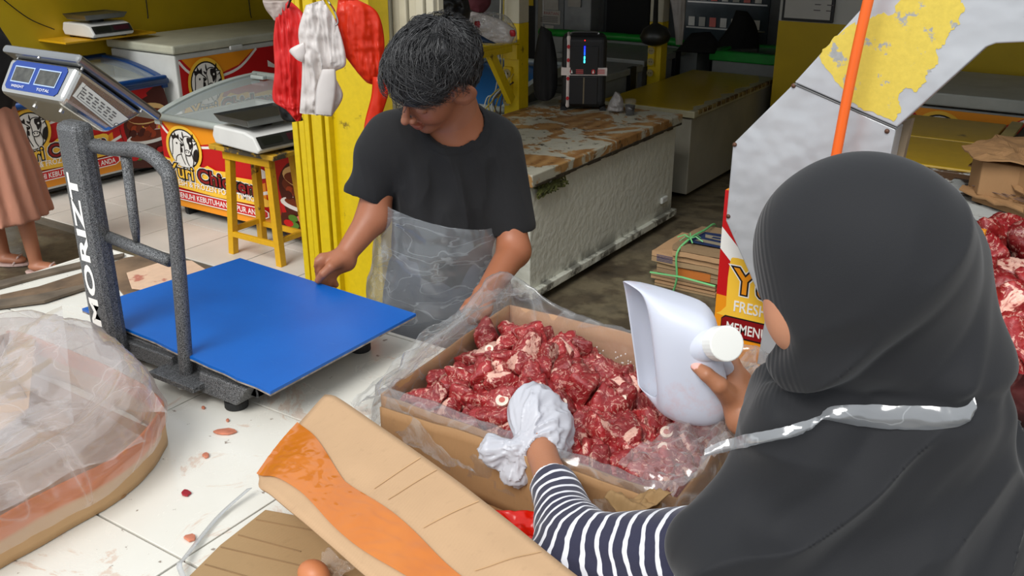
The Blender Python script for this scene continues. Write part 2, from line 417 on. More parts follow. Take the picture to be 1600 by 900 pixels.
# ------------------------------------------------------------------ printed freezer banners
C_red = flat('print_red', (196, 18, 22)); C_drk = flat('print_dark_red', (138, 14, 18)); C_or = flat('print_orange', (240, 150, 24)); C_yl = flat('print_yellow', (250, 198, 62))
C_w = flat('print_white', (240, 238, 232)); C_k = flat('print_black', (24, 18, 20)); C_br = flat('print_brown', (120, 48, 20)); C_br2 = flat('print_dark_brown', (78, 26, 16)); C_gn = flat('print_green', (84, 128, 44)); C_cr = flat('print_cream', (236, 196, 130)); C_gr = flat('print_grey', (190, 188, 180)); C_pk = flat('print_pink', (232, 120, 110))
def banner(name, parent, org, dx, dz, nrm, w, h, label=None):
    """the shop's printed banner, laid out on 1.25 x .55 and scaled to w x h"""
    sx, sy = w/1.25, h/.55; base = plane_fn(org, Vector(dx), Vector(dz), nrm)
    c = Canvas(lambda x, y, hh: base(x*sx, y*sy, hh+.002), .00018)
    c.poly([(0, 0), (1.25, 0), (1.25, .55), (0, .55)], C_red)
    c.poly([(.02, .55), (.08, .49), (.18, .445), (.32, .44), (.46, .47), (.6, .55)], C_or)
    c.line([(0, .54), (.07, .47), (.2, .42), (.34, .425), (.48, .46), (.62, .55)], .016, C_w)
    c.poly([(.78, .28), (.78, .14), (.3, .1), (.5, .16)], C_or)
    c.line([(.12, .24), (.3, .15), (.55, .15), (.85, .24)], .02, C_w)
    c.poly([(.0, .0), (.95, 0), (.9, .09), (0, .09)], C_or)
    # food picture at the right
    c.poly([(.86, 0), (1.25, 0), (1.25, .52), (1.08, .5), (.92, .42), (.84, .28), (.88, .12)], C_br2, 4)
    c.line([(1.1, .5), (.94, .44), (.86, .3), (.9, .12)], .03, C_red)
    c.disc(1.07, .30, .17, .07, C_br); c.disc(1.08, .36, .17, .075, C_cr); c.disc(1.08, .345, .16, .05, C_br)
    for i in range(9):
        a = random.Random(i); c.disc(.96+.028*i, .24+.02*a.random(), .03, .022, C_pk if i % 2 else C_yl, 10)
    c.disc(1.08, .19, .2, .05, C_w); c.disc(1.08, .2, .17, .035, C_br)
    for i in range(16):
        a = random.Random(i+50); c.disc(.93+.3*a.random(), .19+.08*a.random(), .03, .028, (C_br, C_br2, flat('print_sauce', (168, 64, 26)))[i % 3], 9)
    for i in range(8):
        a = random.Random(i+90); c.disc(.9+.33*a.random(), .05+.06*a.random(), .035, .022, (C_gn, C_red, C_pk, C_gn)[i % 4], 9)
    c.poly([(.70, .47), (.82, .40), (.70, .43)], C_w); c.poly([(.72, .385), (.86, .33), (.75, .30)], C_w)
    # logo blob, ring and the two heads
    bx, by = .185, .395
    c.disc(bx, by, .142, .148, C_yl, 32)
    c.poly([(.02, .30), (.05, .315), (.3, .30), (.32, .29), (.36, .315), (.42, .295), (.5, .30), (.56, .28), (.7, .285), (.74, .26), (.73, .20), (.8, .175), (.78, .13), (.02, .135)], C_yl, 2)
    c.disc(bx, by, .122, .128, C_k, 32); c.disc(bx, by, .113, .119, C_w, 32)
    f = lambda P: [(bx+.122*x, by+.128*y) for x, y in P]
    c.poly(f([(-.78, -.55), (-.7, -.1), (-.66, .35), (-.45, .5), (-.22, .42), (-.02, .2), (-.18, .12), (-.2, -.3), (.02, -.85), (-.4, -.9)]), C_w, 3)
    c.line(f([(-.8, -.4), (-.72, 0), (-.66, .38), (-.42, .52), (-.2, .4), (0, .2), (-.18, .08), (-.2, -.3), (0, -.8)]), .007, C_k)
    c.line(f([(-.65, -.9), (-.55, -.5), (-.38, -.35), (-.2, -.3)]), .006, C_k)
    c.poly(f([(-.68, .42), (-.72, .66), (-.56, .62), (-.5, .8), (-.38, .62), (-.24, .72), (-.24, .45), (-.45, .54)]), C_k, 3)
    c.disc(*f([(-.42, .24)])[0], .007, .007, C_k, 10); c.poly(f([(-.2, .3), (.02, .2), (-.2, .1)]), C_k); c.poly(f([(-.2, .06), (-.08, .04), (-.1, -.2), (-.22, -.12)]), C_k, 3)
    c.poly(f([(.02, .42), (.12, .62), (.35, .66), (.58, .6), (.66, .35), (.56, .05), (.42, -.22), (.24, -.3), (.1, -.2), (.08, .1)]), C_w, 3)
    c.poly(f([(.32, .62), (.58, .58), (.64, .35), (.54, .1), (.4, .02), (.36, .25), (.28, .4)]), C_k, 3); c.disc(*f([(.5, .36)])[0], .007, .007, C_w, 10)
    c.line(f([(.02, .42), (.12, .62), (.35, .68), (.58, .6), (.66, .35), (.56, .05), (.42, -.22), (.24, -.3), (.08, -.18), (.08, .12), (.02, .42)]), .006, C_k)
    c.poly(f([(.1, .62), (.04, .9), (.0, .72), (.04, .55)]), C_k, 2); c.poly(f([(.55, .62), (.72, .86), (.7, .62), (.62, .54)]), C_k, 2)
    c.poly(f([(.02, .5), (-.16, .58), (-.06, .4)]), C_k, 2); c.poly(f([(.66, .5), (.92, .46), (.72, .3)]), C_w, 2); c.line(f([(.66, .5), (.92, .46), (.72, .3)]), .006, C_k)
    c.disc(*f([(.25, -.14)])[0], .026, .017, C_w, 14); c.line(f([(.06, -.1), (.22, -.02), (.44, -.1), (.4, -.28), (.12, -.28), (.06, -.1)]), .006, C_k)
    c.disc(*f([(.17, -.13)])[0], .005, .005, C_k, 8); c.disc(*f([(.33, -.13)])[0], .005, .005, C_k, 8)
    c.poly(f([(.7, 0), (.92, .1), (.9, -.4), (.68, -.55), (.6, -.3)]), C_k, 3); c.line(f([(.1, -.3), (.16, -.6), (.3, -.85)]), .006, C_k); c.line(f([(.5, -.1), (.6, -.5), (.5, -.85)]), .006, C_k)
    # lettering
    for m, o in ((C_w, .12), (C_k, .085), (C_yl, .012)): c.text('Yuri', .04, .205, .125, m, .2, o, -.03)
    for m, o in ((C_w, .12), (C_k, .085), (C_drk, .014)): c.text('Chicken', .275, .20, .125, m, .43, o, -.03)
    c.text('FRESH & FROZEN FOOD TIMIKA', .06, .150, .052, C_w, .66, .012)
    c.poly([(.02, .118), (.76, .118), (.80, .1), (.80, .07), (.76, .05), (.02, .05)], C_w); c.poly([(.0, .112), (.76, .112), (.79, .098), (.79, .072), (.76, .056), (0, .056)], C_red)
    c.text('MEMENUHI KEBUTUHAN DAPUR ANDA', .03, .066, .05, C_w, .73, .014)
    o = c.build('printed_banner', parent)
    if label: o['label'] = label
    return o

def lid_frame_glass(parent, u0, u1, v0, v1, zf, zb, mf, mg, along='u', hump=.1):
    """curved sliding glass lid: arched frame rails at the ends, glass between"""
    n = 12; t = np.linspace(0, 1, n+1)
    arch = np.sin(t*math.pi*.5)**.9
    def P(s, tt, dz=0):
        a = np.sin(tt*math.pi/2)**.8; z = zf+(zb-zf)*a+dz
        return (u0+(u1-u0)*s, v0+(v1-v0)*tt, z) if along == 'u' else (u0+(u1-u0)*tt, v0+(v1-v0)*s, z)
    G = np.array([[P(s, x, .0) for x in t] for s in (.03, .5, .97)]); MB().grid(G).build('glass', mg, parent, smooth=True)
    for s0, s1 in ((0, .035), (.965, 1)):
        m = MB()
        for i in range(n):
            a, b = t[i], t[i+1]; m.hexa([P(s0, a, -.05), P(s1, a, -.05), P(s1, b, -.05), P(s0, b, -.05), P(s0, a, .012), P(s1, a, .012), P(s1, b, .012), P(s0, b, .012)])
        m.build('end_rail', mf, parent)
    [MB().tube([P(0, e), P(1, e)], .022, 10).build('lid_rail', mf, parent, smooth=True) for e in (0., 1.)]
    m = MB(); m.tube([P(.5, x, .006) for x in t], .008, 8); m.build('centre_bar', mf, parent)
M_glass = None
t_ = NT('freezer_glass'); t_.set(Base_Color=(.5, .56, .56, 1), Roughness=.08, Alpha=.45, Specular_IOR_Level=.8); M_glass = t_.m
M_grail = pm('pale_grey_rail', (168, 176, 172), .4, var=.05); M_blue = pm('blue_plastic_rim', (14, 62, 122), .35); M_green = pm('green_plastic_rim', (20, 150, 48), .35)
M_frin = pm('freezer_lining', (140, 144, 142), .5, var=.1)
def tub(parent, u0, u1, v0, v1, z0, z1, m, wall=.05):
    """open tub body with lining"""
    b = MB().box(u0, u1, v0, v0+wall, z0, z1).box(u0, u1, v1-wall, v1, z0, z1).box(u0, u0+wall, v0+wall, v1-wall, z0, z1).box(u1-wall, u1, v0+wall, v1-wall, z0, z1).box(u0+wall, u1-wall, v0+wall, v1-wall, z0, z0+.2)
    return b.build('body', m, parent)
def wheels(parent, u0, u1, v0, v1, z):
    for a, b in ((u0, v0), (u1, v0), (u0, v1), (u1, v1)):
        MB().cyl((a-.015, b, z), (a+.015, b, z), z, n=12).build('castor', M_rub, parent)

# glass freezer in the middle of the left bay
zt = .036
A = thing('display_freezer', (-4.45, 4.1, zt), 'grey-railed glass display freezer behind the yellow stool, chicken banner on its front', 'freezer')
tub(A, -5.07, -3.62, 3.71, 4.5, .1, .64, M_white); wheels(A, -4.95, -3.75, 3.8, 4.42, .068)
rbox('skirt', -5.05, -3.64, 3.76, 4.45, .07, .1, M_dark, A)
lid_frame_glass(A, -5.09, -3.6, 3.69, 4.52, .66, .80, M_grail, M_glass)
banner('b', A, (-5.065, 3.708, .1), (1, 0, 0), (0, 0, 1), (0, -1, 0), 1.44, .53)
rbox('lid_handle', -4.95, -4.83, 4.36, 4.40, .805, .83, M_grail, A, bevel=.008)
for i, (du, dv, c) in enumerate([(-4.7, 3.95, (160, 90, 70)), (-4.45, 4.05, (196, 150, 120)), (-4.2, 3.95, (176, 166, 150)), (-4.0, 4.15, (150, 140, 110)), (-4.6, 4.25, (186, 180, 168))]):
    o = MB().obox((du, dv, .33), (.11, .02*(i % 3), 0), (-.02*(i % 3), .08, 0), (0, 0, .03)).build('frozen_food_pack', pm('pack%d' % i, c, .3), bevel=.01)
    tag(o, ('reddish', 'pinkish', 'pale grey', 'olive', 'white')[i]+' frozen food pack inside the glass-lidded display freezer', 'food pack')
# flat-lidded freezer against the left wall
B = thing('chest_freezer', (-6.3, 5.3, zt), 'white chest freezer with flat white lid and chicken banner, against the mustard wall', 'freezer')
rbox('body', -6.66, -5.92, 4.53, 6.1, .08, .855, M_white, B, bevel=.01)
rbox('lid', -6.68, -5.90, 4.51, 6.12, .862, .925, pm('dusty_white_lid', (196, 196, 176), .4, var=.08), B, bevel=.015); wheels(B, -6.55, -6.02, 4.65, 5.9, .055)
banner('b', B, (-5.918, 4.56, .12), (0, 1, 0), (0, 0, 1), (1, 0, 0), 1.5, .70)
rbox('handle', -5.90, -5.88, 5.02, 5.14, .84, .87, M_white, B, bevel=.006)
# blue-rimmed freezer at far left
Cc = thing('display_freezer', (-6.35, 3.8, zt), 'blue-rimmed glass display freezer at far left behind the scale head, with chicken banner', 'freezer')
tub(Cc, -6.66, -6.0, 3.2, 4.47, .1, .66, M_white); wheels(Cc, -6.5, -6.1, 3.32, 4.3, .068)
rbox('skirt', -6.6, -6.03, 3.25, 4.42, .07, .1, M_dark, Cc)
banner('b', Cc, (-5.998, 3.22, .115), (0, 1, 0), (0, 0, 1), (1, 0, 0), 1.24, .54)
lid_frame_glass(Cc, -5.98, -6.68, 3.18, 4.49, .68, .80, M_blue, M_glass, along='v')
rbox('rim', -6.02, -5.97, 3.18, 4.49, .65, .72, M_blue, Cc, bevel=.012)

# ------------------------------------------------------------------ wall shelf and small scales
sh = rbox('wall_shelf', -6.75, -6.42, 4.02, 4.78, .952, .966, M_yelwood, bevel=.003); tag(sh, 'thin yellow shelf board on the mustard wall carrying a price scale', 'shelf')
def price_scale(loc, rz, label, s=1.):
    t = thing('price_scale', loc, label, 'scale'); c, n = math.cos(rz), math.sin(rz)
    def T(x, y, z): return (loc[0]+(x*c-y*n)*s, loc[1]+(x*n+y*c)*s, loc[2]+z*s)
    # body: front (y-) low lip with display, arched side
    prof = [(-.17, .012), (-.19, .03), (-.15, .085), (-.08, .1), (.15, .1), (.17, .05), (.15, .015)]
    m = MB(); n_ = len(prof); L = [T(-.16, y, z) for y, z in prof]; Rr = [T(.16, y, z) for y, z in prof]
    m.add(L+Rr, [tuple(range(n_)), tuple(range(2*n_-1, n_-1, -1))]+[(i, n_+i, n_+(i+1) % n_, (i+1) % n_) for i in range(n_)]); m.build('housing', pm('scale_white', (222, 222, 218), .35, var=.04), t, bevel=.008*s)
    cv = Canvas(lambda x, y, h: T(-.15+x, -.193+y*.588-h, .032+y*.81+h), .0008)
    cv.poly([(0, .006), (.3, .006), (.3, .065), (0, .065)], pm('scale_panel', (44, 44, 40), .2)); cv.poly([(.02, .02), (.13, .02), (.13, .055), (.02, .055)], flat('scale_glass', (28, 30, 22))); cv.poly([(.16, .02), (.28, .02), (.28, .055), (.16, .055)], flat('scale_window', (60, 22, 30)))
    cv.build('display', t)
    for x in (-.12, .12):
        for y in (-.12, .12): MB().cyl(T(x, y, 0), T(x, y, .016), .018*s, n=10).build('foot', M_rub, t)
    MB().cyl(T(0, 0, .09), T(0, 0, .125), .05*s).build('stem', M_dark, t)
    a = [T(x, y, .122) for x, y in ((-.15, -.11), (.15, -.11), (.15, .11), (-.15, .11))]; b = [T(x, y, .16) for x, y in ((-.17, -.13), (.17, -.13), (.17, .13), (-.17, .13))]
    m = MB(); m.add(a+b+[T(x, y, .15) for x, y in ((-.155, -.115), (.155, -.115), (.155, .115), (-.155, .115))], [(3, 2, 1, 0)]+[(i, (i+1) % 4, 4+(i+1) % 4, 4+i) for i in range(4)]+[(4+i, 4+(i+1) % 4, 8+(i+1) % 4, 8+i) for i in range(4)]+[(8, 9, 10, 11)])
    m.build('weighing_pan', pm('dull_steel_pan', (120, 122, 120), .35, .9, var=.1), t, bevel=.004*s)
    return t
price_scale((-6.56, 4.38, .966), math.pi/2, 'price scale with white housing and steel pan on the wall shelf at upper left', 1.05)
# stool
st = thing('wooden_stool', (-3.93, 3.5, .036), 'tall yellow-painted wooden stool beside the ribbed pillar, price scale on top', 'stool')
rbox('seat', -4.2, -3.70, 3.36, 3.66, .635, .662, worn('stool_top', (206, 160, 40), (84, 76, 62), .5, 5, .6), st)
rbox('apron_board', -4.13, -3.77, 3.39, 3.41, .585, .634, M_yelwood, st, bevel=.002); rbox('apron_board', -4.13, -3.77, 3.60, 3.62, .585, .634, M_yelwood, st, bevel=.002)
for a, b, a2, b2 in ((-4.1, 3.42, -4.14, 3.40), (-3.8, 3.42, -3.76, 3.40), (-4.1, 3.59, -4.14, 3.62), (-3.8, 3.59, -3.76, 3.62)):
    h = .02; MB().hexa([(a2-h, b2-h, .036), (a2+h, b2-h, .036), (a2+h, b2+h, .036), (a2-h, b2+h, .036), (a-h, b-h, .634), (a+h, b-h, .634), (a+h, b+h, .634), (a-h, b+h, .634)]).build('leg', M_yelwood, st, bevel=.002)
for (a, b, c, d) in ((-4.12, 3.385, -3.78, 3.405), (-4.12, 3.61, -3.78, 3.63)): rbox('stretcher', a, c, b, d, .14, .17, M_yelwood, st, bevel=.002)
for a in (-4.145, -3.775): rbox('stretcher', a, a+.02, 3.41, 3.61, .16, .19, M_yelwood, st, bevel=.002)
price_scale((-3.93, 3.51, .662), math.pi/2*.93, 'price scale with white housing and deep steel pan on the yellow stool', 1.15)

# ------------------------------------------------------------------ ribbed pillar and folding door
pl = thing('ribbed_pillar', (-2.95, 3.0, 0), 'bright yellow shopfront pillar with vertical ribs on its left part, bags hanging on it', 'pillar')
m = MB()
V0 = 2.92
x0, x1 = at(465, 300, v=V0).x, at(586, 300, v=V0).x
for i, (a, b, dz) in enumerate([(0, .07, 0), (.09, .16, 0), (.18, .24, .008), (.26, .31, .0), (.33, .43, .02), (.45, .50, .01)]):
    rbox('rib', x0+(x1-x0)*a, x0+(x1-x0)*b, V0-dz, V0+.05, 0, 2.45, M_yel, pl, bevel=.003)
rbox('flat_face', x0+.005, x1, V0+.02, V0+.14, 0, 2.45, M_yel, pl, bevel=.004)
fd = thing('folding_door', (-2.5, 3.2, 0), 'cream ribbed folding door panel behind the black-haired man', 'door')
a, b = at(572, 20, v=3.1).x, at(676, 20, v=3.1).x; nrib = 8
M_cream = pm('cream_door_paint', (196, 190, 168), .5, var=.06); M_yel2 = M_yel
for i in range(nrib):
    c, d = a+(b-a)*i/nrib, a+(b-a)*(i+.86)/nrib
    rbox('slat', c, d, 3.1+(.012 if i % 2 else 0), 3.16, 1.0, 2.45, M_cream, fd, bevel=.004)
    rbox('slat', c, d, 3.1+(.012 if i % 2 else 0), 3.16, .0, .998, M_yel, fd, bevel=.004, label='yellow-painted lower half of a door slat')
MB().box(a, b, 3.14, 3.17, 0, 2.45).build('backing', M_cream, fd)
# ------------------------------------------------------------------ large worn white freezer, centre
def peel():
    t = NT('peeling_white_lid'); n = t.noise(3.2, 9, .68, dist=.6); n2 = t.noise(14, 7, .7); n3 = t.noise(2.1, 5, .6)
    w = t.new('ShaderNodeTexWave'); w.inputs['Scale'].default_value = 3; w.inputs['Distortion'].default_value = 9; w.inputs['Detail'].default_value = 4; t.l(t.co, w.inputs[0])
    wood = t.mix(w.outputs['Fac'], lin((138, 98, 54)), lin((164, 126, 78))); wood = t.mix(t.ramp(n2, [(.5, (0, 0, 0, 1)), (.75, (.6, .6, .6, 1))]), wood, lin((96, 66, 34)))
    pt = t.mix(n2, lin((188, 186, 170)), lin((150, 146, 128)))
    c = t.mix(t.ramp(n, [(.49, (0, 0, 0, 1)), (.51, (1, 1, 1, 1))]), wood, pt)
    c = t.mix(t.ramp(n2, [(.60, (0, 0, 0, 1)), (.64, (.85, .85, .85, 1))]), c, lin((46, 36, 24)))
    t.set(Base_Color=c, Roughness=.5); t.bump(n, .4, .006); return t.m
def dented():
    t = NT('dented_grimy_white_enamel'); n = t.noise(26, 2, .5); n2 = t.noise(4, 9, .7)
    mp = t.new('ShaderNodeMapping'); mp.inputs['Scale'].default_value = (1, 1, .12); t.l(t.co, mp.inputs[0]); n3 = t.noise(7, 6, .7, mp.outputs[0])
    c = t.mix(n2, lin((222, 223, 212)), lin((196, 196, 180))); c = t.mix(t.ramp(n3, [(.66, (0, 0, 0, 1)), (.76, (.5, .5, .5, 1))]), c, lin((110, 84, 44)))
    sx = t.new('ShaderNodeSeparateXYZ'); t.l(t.co, sx.inputs[0])
    lo = t.new('ShaderNodeMapRange'); t.l(sx.outputs[2], lo.inputs[0]); lo.inputs[1].default_value = .16; lo.inputs[2].default_value = .06
    ml = t.new('ShaderNodeMath', operation='MULTIPLY'); t.l(lo.outputs[0], ml.inputs[0]); t.l(t.ramp(n2, [(.5, (0, 0, 0, 1)), (.56, (.9, .9, .9, 1))]), ml.inputs[1])
    c = t.mix(ml.outputs[0], c, lin((40, 36, 30)))
    t.set(Base_Color=c, Roughness=.35); t.bump(n, .3, .02); return t.m
M_dent = dented(); M_peel = peel(); M_grime = pm('dark_grime', (52, 44, 30), .7, var=.3, scale=20, bump=.5, bs=40); M_moss = pm('mossy_dirt', (84, 88, 40), .9, var=.4, scale=40, bump=.8, bs=80)
W = thing('chest_freezer', (-2.8, 4.5, 0), 'long dented white chest freezer with peeling wood-brown lid right of the man', 'freezer')
rbox('body', -3.22, -2.37, 3.74, 5.40, .06, .615, M_dent, W, bevel=.006)
rbox('base_ledge', -3.23, -2.34, 3.72, 5.42, .045, .085, M_dent, W, bevel=.004)
rbox('lid', -3.25, -2.34, 3.71, 5.42, .622, .685, M_peel, W, bevel=.006)
m = MB()
rr = random.Random(4)
for i in range(26):
    y = 3.73+i*.064; h = rr.uniform(.004, .014); m.box(-2.345, -2.332-rr.uniform(0, .003), y, y+.066, .632-h, .632+h*.5)
m.build('rusty_lid_seam', M_grime, W)
m = MB()
for i in range(40): m.tube([(-2.36, 3.75+rr.random()*.3, .60+rr.random()*.02), (-2.345+rr.random()*.01, 3.75+rr.random()*.3, .585-rr.random()*.03)], .004, 5)
m.build('moss_fringe', M_moss, W)
rbox('vent_cap', -2.37, -2.35, 5.22, 5.30, .16, .2, M_white, W, bevel=.008)
for a in (-3.1, -2.45):
    for b in (3.8, 5.3): MB().cyl((a, b, 0), (a, b, .06), .02, n=10).build('foot', M_rub, W)
# yellow-topped freezer behind it
Yf = thing('chest_freezer', (-2.8, 6.5, 0), 'grey chest freezer with yellow-painted lid at the end of the aisle', 'freezer')
rbox('body', -3.12, -2.48, 5.89, 7.42, .04, .555, pm('dim_grey_enamel', (166, 162, 146), .5, var=.1, scale=3), Yf, bevel=.006)
rbox('lid', -3.15, -2.45, 5.86, 7.45, .565, .612, pm('off_white_edge', (176, 170, 140), .45), Yf, bevel=.008)
m = MB(); rr = random.Random(9); pts = [(-3.15, 5.87), (-2.50, 5.87)]+[(-2.47-.05*abs(math.sin(i*1.3))-rr.random()*.04, 5.92+i*.105) for i in range(14)]+[(-2.6, 7.44), (-3.15, 7.44)]
m.slab([(x, y, .612) for x, y in pts], (0, 0, .002)); m.build('yellow_top_paint', worn('dull_yellow', (206, 174, 12), (130, 100, 30), .34, 5, .3), Yf)
m = MB()
for i in range(18): y = 5.92+i*.08; m.box(-2.46, -2.446, y, y+.06, .585, .612+.001)
m.build('worn_lid_edge', worn('rusty_edge', (150, 128, 80), (90, 54, 24), .5, 12), Yf)
for a in (-3.05, -2.55):
    for b in (6.0, 7.3): MB().cyl((a, b, 0), (a, b, .04), .02, n=10).build('foot', M_rub, Yf)
# dim freezers further back
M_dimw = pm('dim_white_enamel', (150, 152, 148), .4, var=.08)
def back_freezer(u0, u1, v0, v1, z1, top, label, strap=True):
    t = thing('chest_freezer', ((u0+u1)/2, (v0+v1)/2, 0), label, 'freezer')
    rbox('body', u0+.03, u1-.03, v0+.03, v1-.03, .0, z1-.06, M_dimw, t, bevel=.006); rbox('lid', u0, u1, v0, v1, z1-.052, z1, top, t, bevel=.008)
    if strap:
        for k_ in (.2, .8): y = v0+(v1-v0)*k_; rbox('hinge_plate', u1-.03, u1+.005, y-.05, y+.05, z1-.2, z1+.004, M_dark, t, bevel=.003)
    return t
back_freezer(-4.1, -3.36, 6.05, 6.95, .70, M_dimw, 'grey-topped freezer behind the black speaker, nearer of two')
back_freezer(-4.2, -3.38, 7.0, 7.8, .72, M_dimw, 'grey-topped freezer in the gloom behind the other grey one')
gf = thing('display_freezer', (-2.9, 7.9, 0), 'freezer with bright green rim in the dark rear corner', 'freezer')
gu, gv = at(1080, 92, z=.74), at(1145, 100, z=.74)
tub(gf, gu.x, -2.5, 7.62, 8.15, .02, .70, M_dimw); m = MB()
for (a, b, c, d) in ((gu.x-.02, -2.49, 7.58, 7.65), (gu.x-.02, -2.49, 8.1, 8.17), (gu.x-.02, gu.x+.05, 7.65, 8.1), (-2.55, -2.49, 7.65, 8.1)): m.box(a, b, c, d, .68, .76)
m.build('rim', M_green, gf, bevel=.01); MB().box(gu.x+.05, -2.55, 7.65, 8.1, .735, .74).build('glass', M_glass, gf)
gf2 = thing('display_freezer', (-4.0, 8.1, 0), 'rounded green-rimmed freezer below the hanging dark pan', 'freezer')
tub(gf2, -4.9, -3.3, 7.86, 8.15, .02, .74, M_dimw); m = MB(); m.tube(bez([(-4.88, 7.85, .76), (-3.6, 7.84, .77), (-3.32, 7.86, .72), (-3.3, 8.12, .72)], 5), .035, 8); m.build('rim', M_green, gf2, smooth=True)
bf = thing('display_freezer', (-3.9, 5.5, 0), 'freezer with curved blue glass hood seen beside the man\'s neck', 'freezer')
tub(bf, -4.75, -3.5, 5.2, 6.0, .05, .60, M_white)
t_ = NT('blue_glass'); t_.set(Base_Color=(.02, .12, .33, 1), Roughness=.08, Specular_IOR_Level=.9); lid_frame_glass(bf, -4.75, -3.48, 5.18, 6.02, .62, .80, M_grail, t_.m)
tbn = MB().tube(bez([(-3.9, 4.92, .45), (-3.62, 4.9, .62), (-3.45, 4.9, .60), (-3.38, 4.92, .40)], 6), .07, 10).build('olive_tub', pm('olive_plastic', (92, 96, 64), .45), smooth=True)
bpy.data.objects.remove(tbn)
tb = thing('plastic_tub', (-3.62, 4.9, 0), 'olive green plastic tub standing between the man and the yellow post', 'tub')
m = MB(); m.tube([(-3.62, 4.85, 0), (-3.62, 4.85, .62)], [.15, .2], 24); m.build('tub', pm('olive_plastic', (92, 96, 64), .45), tb); MB().tube([(-3.62+.2*math.cos(a), 4.85+.2*math.sin(a), .62) for a in np.linspace(0, 6.283, 25)], .014, 8).build('rim', pm('olive_plastic', (92, 96, 64), .45), tb, smooth=True)

# ------------------------------------------------------------------ posts, post shelf, sockets, cables
def post(x, y, w, zc, label, name='square_post'):
    t = thing(name, (x, y, 0), label, 'post')
    rbox('lower_part', x-w, x+w, y-w, y+w, 0, zc, M_yel, t, bevel=.004, label='yellow painted lower part'); rbox('upper_part', x-w, x+w, y-w, y+w, zc, 2.75, M_cream, t, bevel=.004, label='cream painted upper part'); return t
p1 = at(821, 180, u=-3.29); P1 = post(-3.31, 5.05, .055, 1.20, 'yellow and cream timber post beside the small shelf, draped with cables')
rbox('cleat', -3.37, -3.25, 4.965, 4.995, .99, 1.08, M_yel, P1, bevel=.003)
p2 = at(1040, 120, u=-3.25); P2 = post(-3.27, 7.0, .055, 1.03, 'further yellow post with a row of sockets, behind the yellow-lidded freezer')
def sockets(x, y, z, parent, n, label):
    t = rbox('socket_strip', x-.03, x+.03, y-.02, y, z-.14*n/3-.02, z+.04, M_yel, bevel=.006); tag(t, label, 'socket strip')
    for i in range(n):
        MB().cyl((x, y-.026, z-.085*i), (x, y-.02, z-.085*i), .028, n=16).build('socket', pm('grimy_socket', (176, 160, 110), .5), t); 
        for s in (-1, 1): MB().cyl((x+s*.009, y-.0275, z-.085*i), (x+s*.009, y-.026, z-.085*i), .004, n=8).build('pin_hole', M_dark, t)
sockets(-3.33, 4.995, .90, P1, 3, 'socket strip fixed to the near yellow post')
sockets(-3.29, 6.945, .90, P2, 4, 'socket strip fixed to the further yellow post')
sh2 = thing('post_shelf', (-3.3, 4.7, 0), 'small yellow plank shelf with diagonal brace on the near post', 'shelf')
q0 = at(735, 68, u=-3.30); 
rbox('plank', -3.45, -3.24, q0.y-.28, 4.99, 1.085, 1.11, M_yel, sh2, bevel=.003); rbox('rail', -3.27, -3.24, q0.y-.28, 4.90, 1.045, 1.085, M_yel, sh2, bevel=.003)
MB().obox((-3.26, 4.80, .91), (0, .115, -.16), (.018, 0, 0), (0, .022, .018)).build('brace', M_yel, sh2, bevel=.002)
rr = random.Random(3)
for i in range(7):
    x, z = -3.31+rr.uniform(-.05, .05), .92-rr.random()*.15; pts = [(x, 4.96, 1.5 if i < 2 else z), (x+rr.uniform(-.03, .03), 4.93, .85), (x+rr.uniform(-.1, .02), 4.87+rr.uniform(-.05, .03), .75), (x+rr.uniform(-.14, .0), 4.85, .64)]
    c = MB().tube(bez(pts, 6), .0045, 6).build('power_cable', (flat('yellowish_cable', (176, 156, 60)), flat('white_cable', (200, 200, 190)), flat('brown_cable', (60, 44, 30)))[i % 3], smooth=True)
    tag(c, ('thin yellowish', 'thin white', 'thin brown')[i % 3]+' tangled cable hanging from the sockets on the near yellow post', 'cable', 'cables on the near post')
for i, (px0, py0, px1, py1) in enumerate([(229, 0, 231, 29), (388, 0, 393, 28), (0, 5, 85, 46)]):
    a, b = at(px0, py0, u=-6.72), at(px1, py1, u=-6.72); mid = (a+b)/2-Vector((0, 0, .01))
    c = MB().tube(bez([a+Vector((0, 0, .3 if i < 2 else .05)), mid, b], 6), .004, 6).build('wall_wire', M_dark, smooth=True); tag(c, ('short black wire hanging down the mustard wall above the wall shelf', 'short wire on the mustard wall above the flat-lidded freezer', 'thin black wire slanting down to the wall shelf')[i], 'wire')

